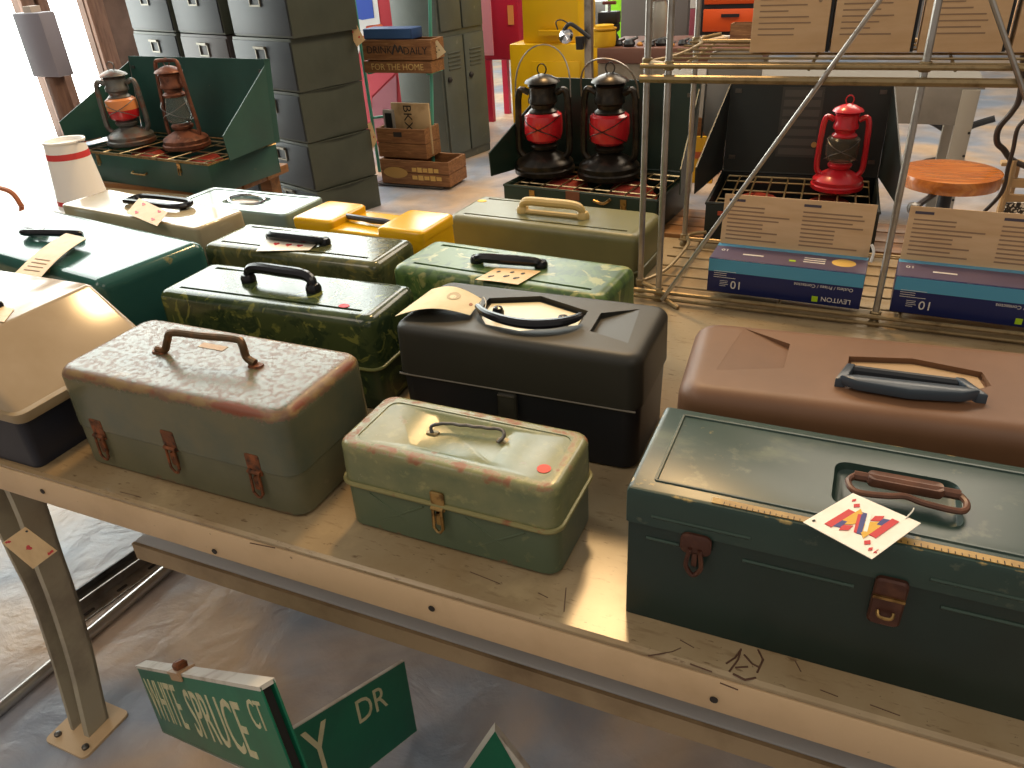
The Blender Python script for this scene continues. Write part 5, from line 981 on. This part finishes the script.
# stool
st = thing('stool', 'round stool with glossy orange wooden seat and black swivel base', 'stool', (.285, 2.97, 0)); zst = T-.085; Rs = .16
seat = MB().lathe([(.0, zst-.048), (Rs*.85, zst-.05), (Rs*.96, zst-.044), (Rs, zst-.02), (Rs*.97, zst-.002), (Rs*.9, zst), (Rs*.6, zst-.003), (0, zst-.005)], 40).build('seat', mat('orange_wood_seat', '#b5682a', .22, layers=[dict(c='#9a5420', s=5, lo=.4, hi=.65, st=(1,12,1)), dict(c='#c97f3a', s=6, lo=.55, hi=.7, st=(1,10,1))], coat=.6), st)
MB().lathe([(.05, zst-.06), (.07, zst-.05), (.07, zst-.035)], 18).build('swivel_plate', M_BLKM, st); MB().lathe([(.022, .25), (.022, zst-.055)], 14).build('screw', M_BLKM, st); MB().lathe([(.04, .2), (.05, .24), (.05, .3), (.03, .34)], 14).build('hub', M_BLKM, st)
for k in range(4): 
    a_ = k*PI/2+.5; lg = MB().tube(smooth([(.03*math.cos(a_), .03*math.sin(a_), .28), (.14*math.cos(a_), .14*math.sin(a_), .22), (.2*math.cos(a_), .2*math.sin(a_), .015)], 4), .014, 8).build('leg', M_BLKM, st)
q = PZ(914, 208, T-.14); MB().lathe([(.0, -.02), (.018, -.014), (.022, 0), (.018, .014), (0, .02)], 14).xf(Matrix.Translation((q.x-.285, q.y-2.97, q.z))).build('clamp_knob', M_STEELD, st)
MB().tube([(q.x-.285, q.y-2.97, q.z), (0, 0, zst-.05)], .010, 8).build('clamp_arm', M_BLKM, st)
# folding chair at the right edge
fc = thing('folding_chair', 'old folding chair with bent dark wire frame and slat seat at right edge', 'chair', (0, 0, 0)); YH = 3.15
wire = mat('chair_iron', '#3d332c', .45, .5)
MB().tube(smooth([PY(u, v, YH) for u, v in ((1024, 52), (1020, 96), (1012, 112), (999, 128), (997, 142), (1004, 150), (1012, 160), (1030, 168))], 5), .010, 8).build('back_frame', wire, fc)
MB().tube(smooth([PY(u, v, YH-.05) for u, v in ((1030, 116), (1018, 128), (1013, 150), (1008, 168), (1002, 192), (984, 212))], 5), .007, 8).build('side_frame', wire, fc)
q0, q1 = PY(1006, 160, YH), PY(1000, 215, YH)
for (u0, u1, Y_) in ((1014, 998, YH), (1050, 1062, YH), (1018, 1004, YH+.3)): 
    a_, b_ = PY(u0, 160, Y_), PY(u1, 220, Y_); e_ = a_+(b_-a_)*(a_.z/(a_.z-b_.z)); MB().tube([a_, e_], .013, 8).build('leg', mat_cl if 'mat_cl' in globals() else globals().setdefault('mat_cl', mat('chair_wood', '#a8875c', .5)), fc)
for k in range(5): a_ = PY(1004, 163+k*.0, YH+.02+k*.06); box('seat_slat', (a_.x+.2, a_.y, a_.z), (.42, .045, .014), mat_cl, fc, bevel=.003)
for k in range(2): a_ = PY(1003, 182+16*k, YH+.0); box('stretcher', (a_.x+.19, a_.y, a_.z), (.36, .018, .03), mat_cl, fc)
# parking-meter like grey box on a post by the left door
gm = thing('meter_box', 'pale grey metal box on a brown post before the bright left opening', 'meter box', (0, 0, 0)); YG = 3.1
a, b_ = PY(15, 25, YG), PY(42, 25, YG); t_ = PY(28, 13, YG); l_ = PY(30, 77, YG)
MB().box(((a.x+b_.x)/2, YG+.05, (t_.z+l_.z)/2), (b_.x-a.x, .10, t_.z-l_.z)).build('case', mat('pale_grey_case', '#8d8890', .5), gm, bevel=.008)
MB().box(((a.x+b_.x)/2, YG+.05, l_.z/2), (.07, .08, l_.z)).build('post', M_JAMB, gm, bevel=.01); box('base_plate', ((a.x+b_.x)/2, YG+.05, .01), (.22, .26, .02), M_STEELD, gm); box('top_knob', ((a.x+b_.x)/2, YG+.05, t_.z+.015), (.06, .06, .03), flat('#c9b8a8'), gm)
MB_ = tag(MB().tube(smooth([PY(-15, 186, 2.4), PY(0, 188, 2.4), PY(12, 193, 2.4), PY(20, 204, 2.4), PY(22, 215, 2.4), PZ(26, 300, .01), PZ(-40, 420, .01)], 5), .012, 8).build('hose', flat('#b5683e')), 'orange brown hose curling at the far left', 'hose')
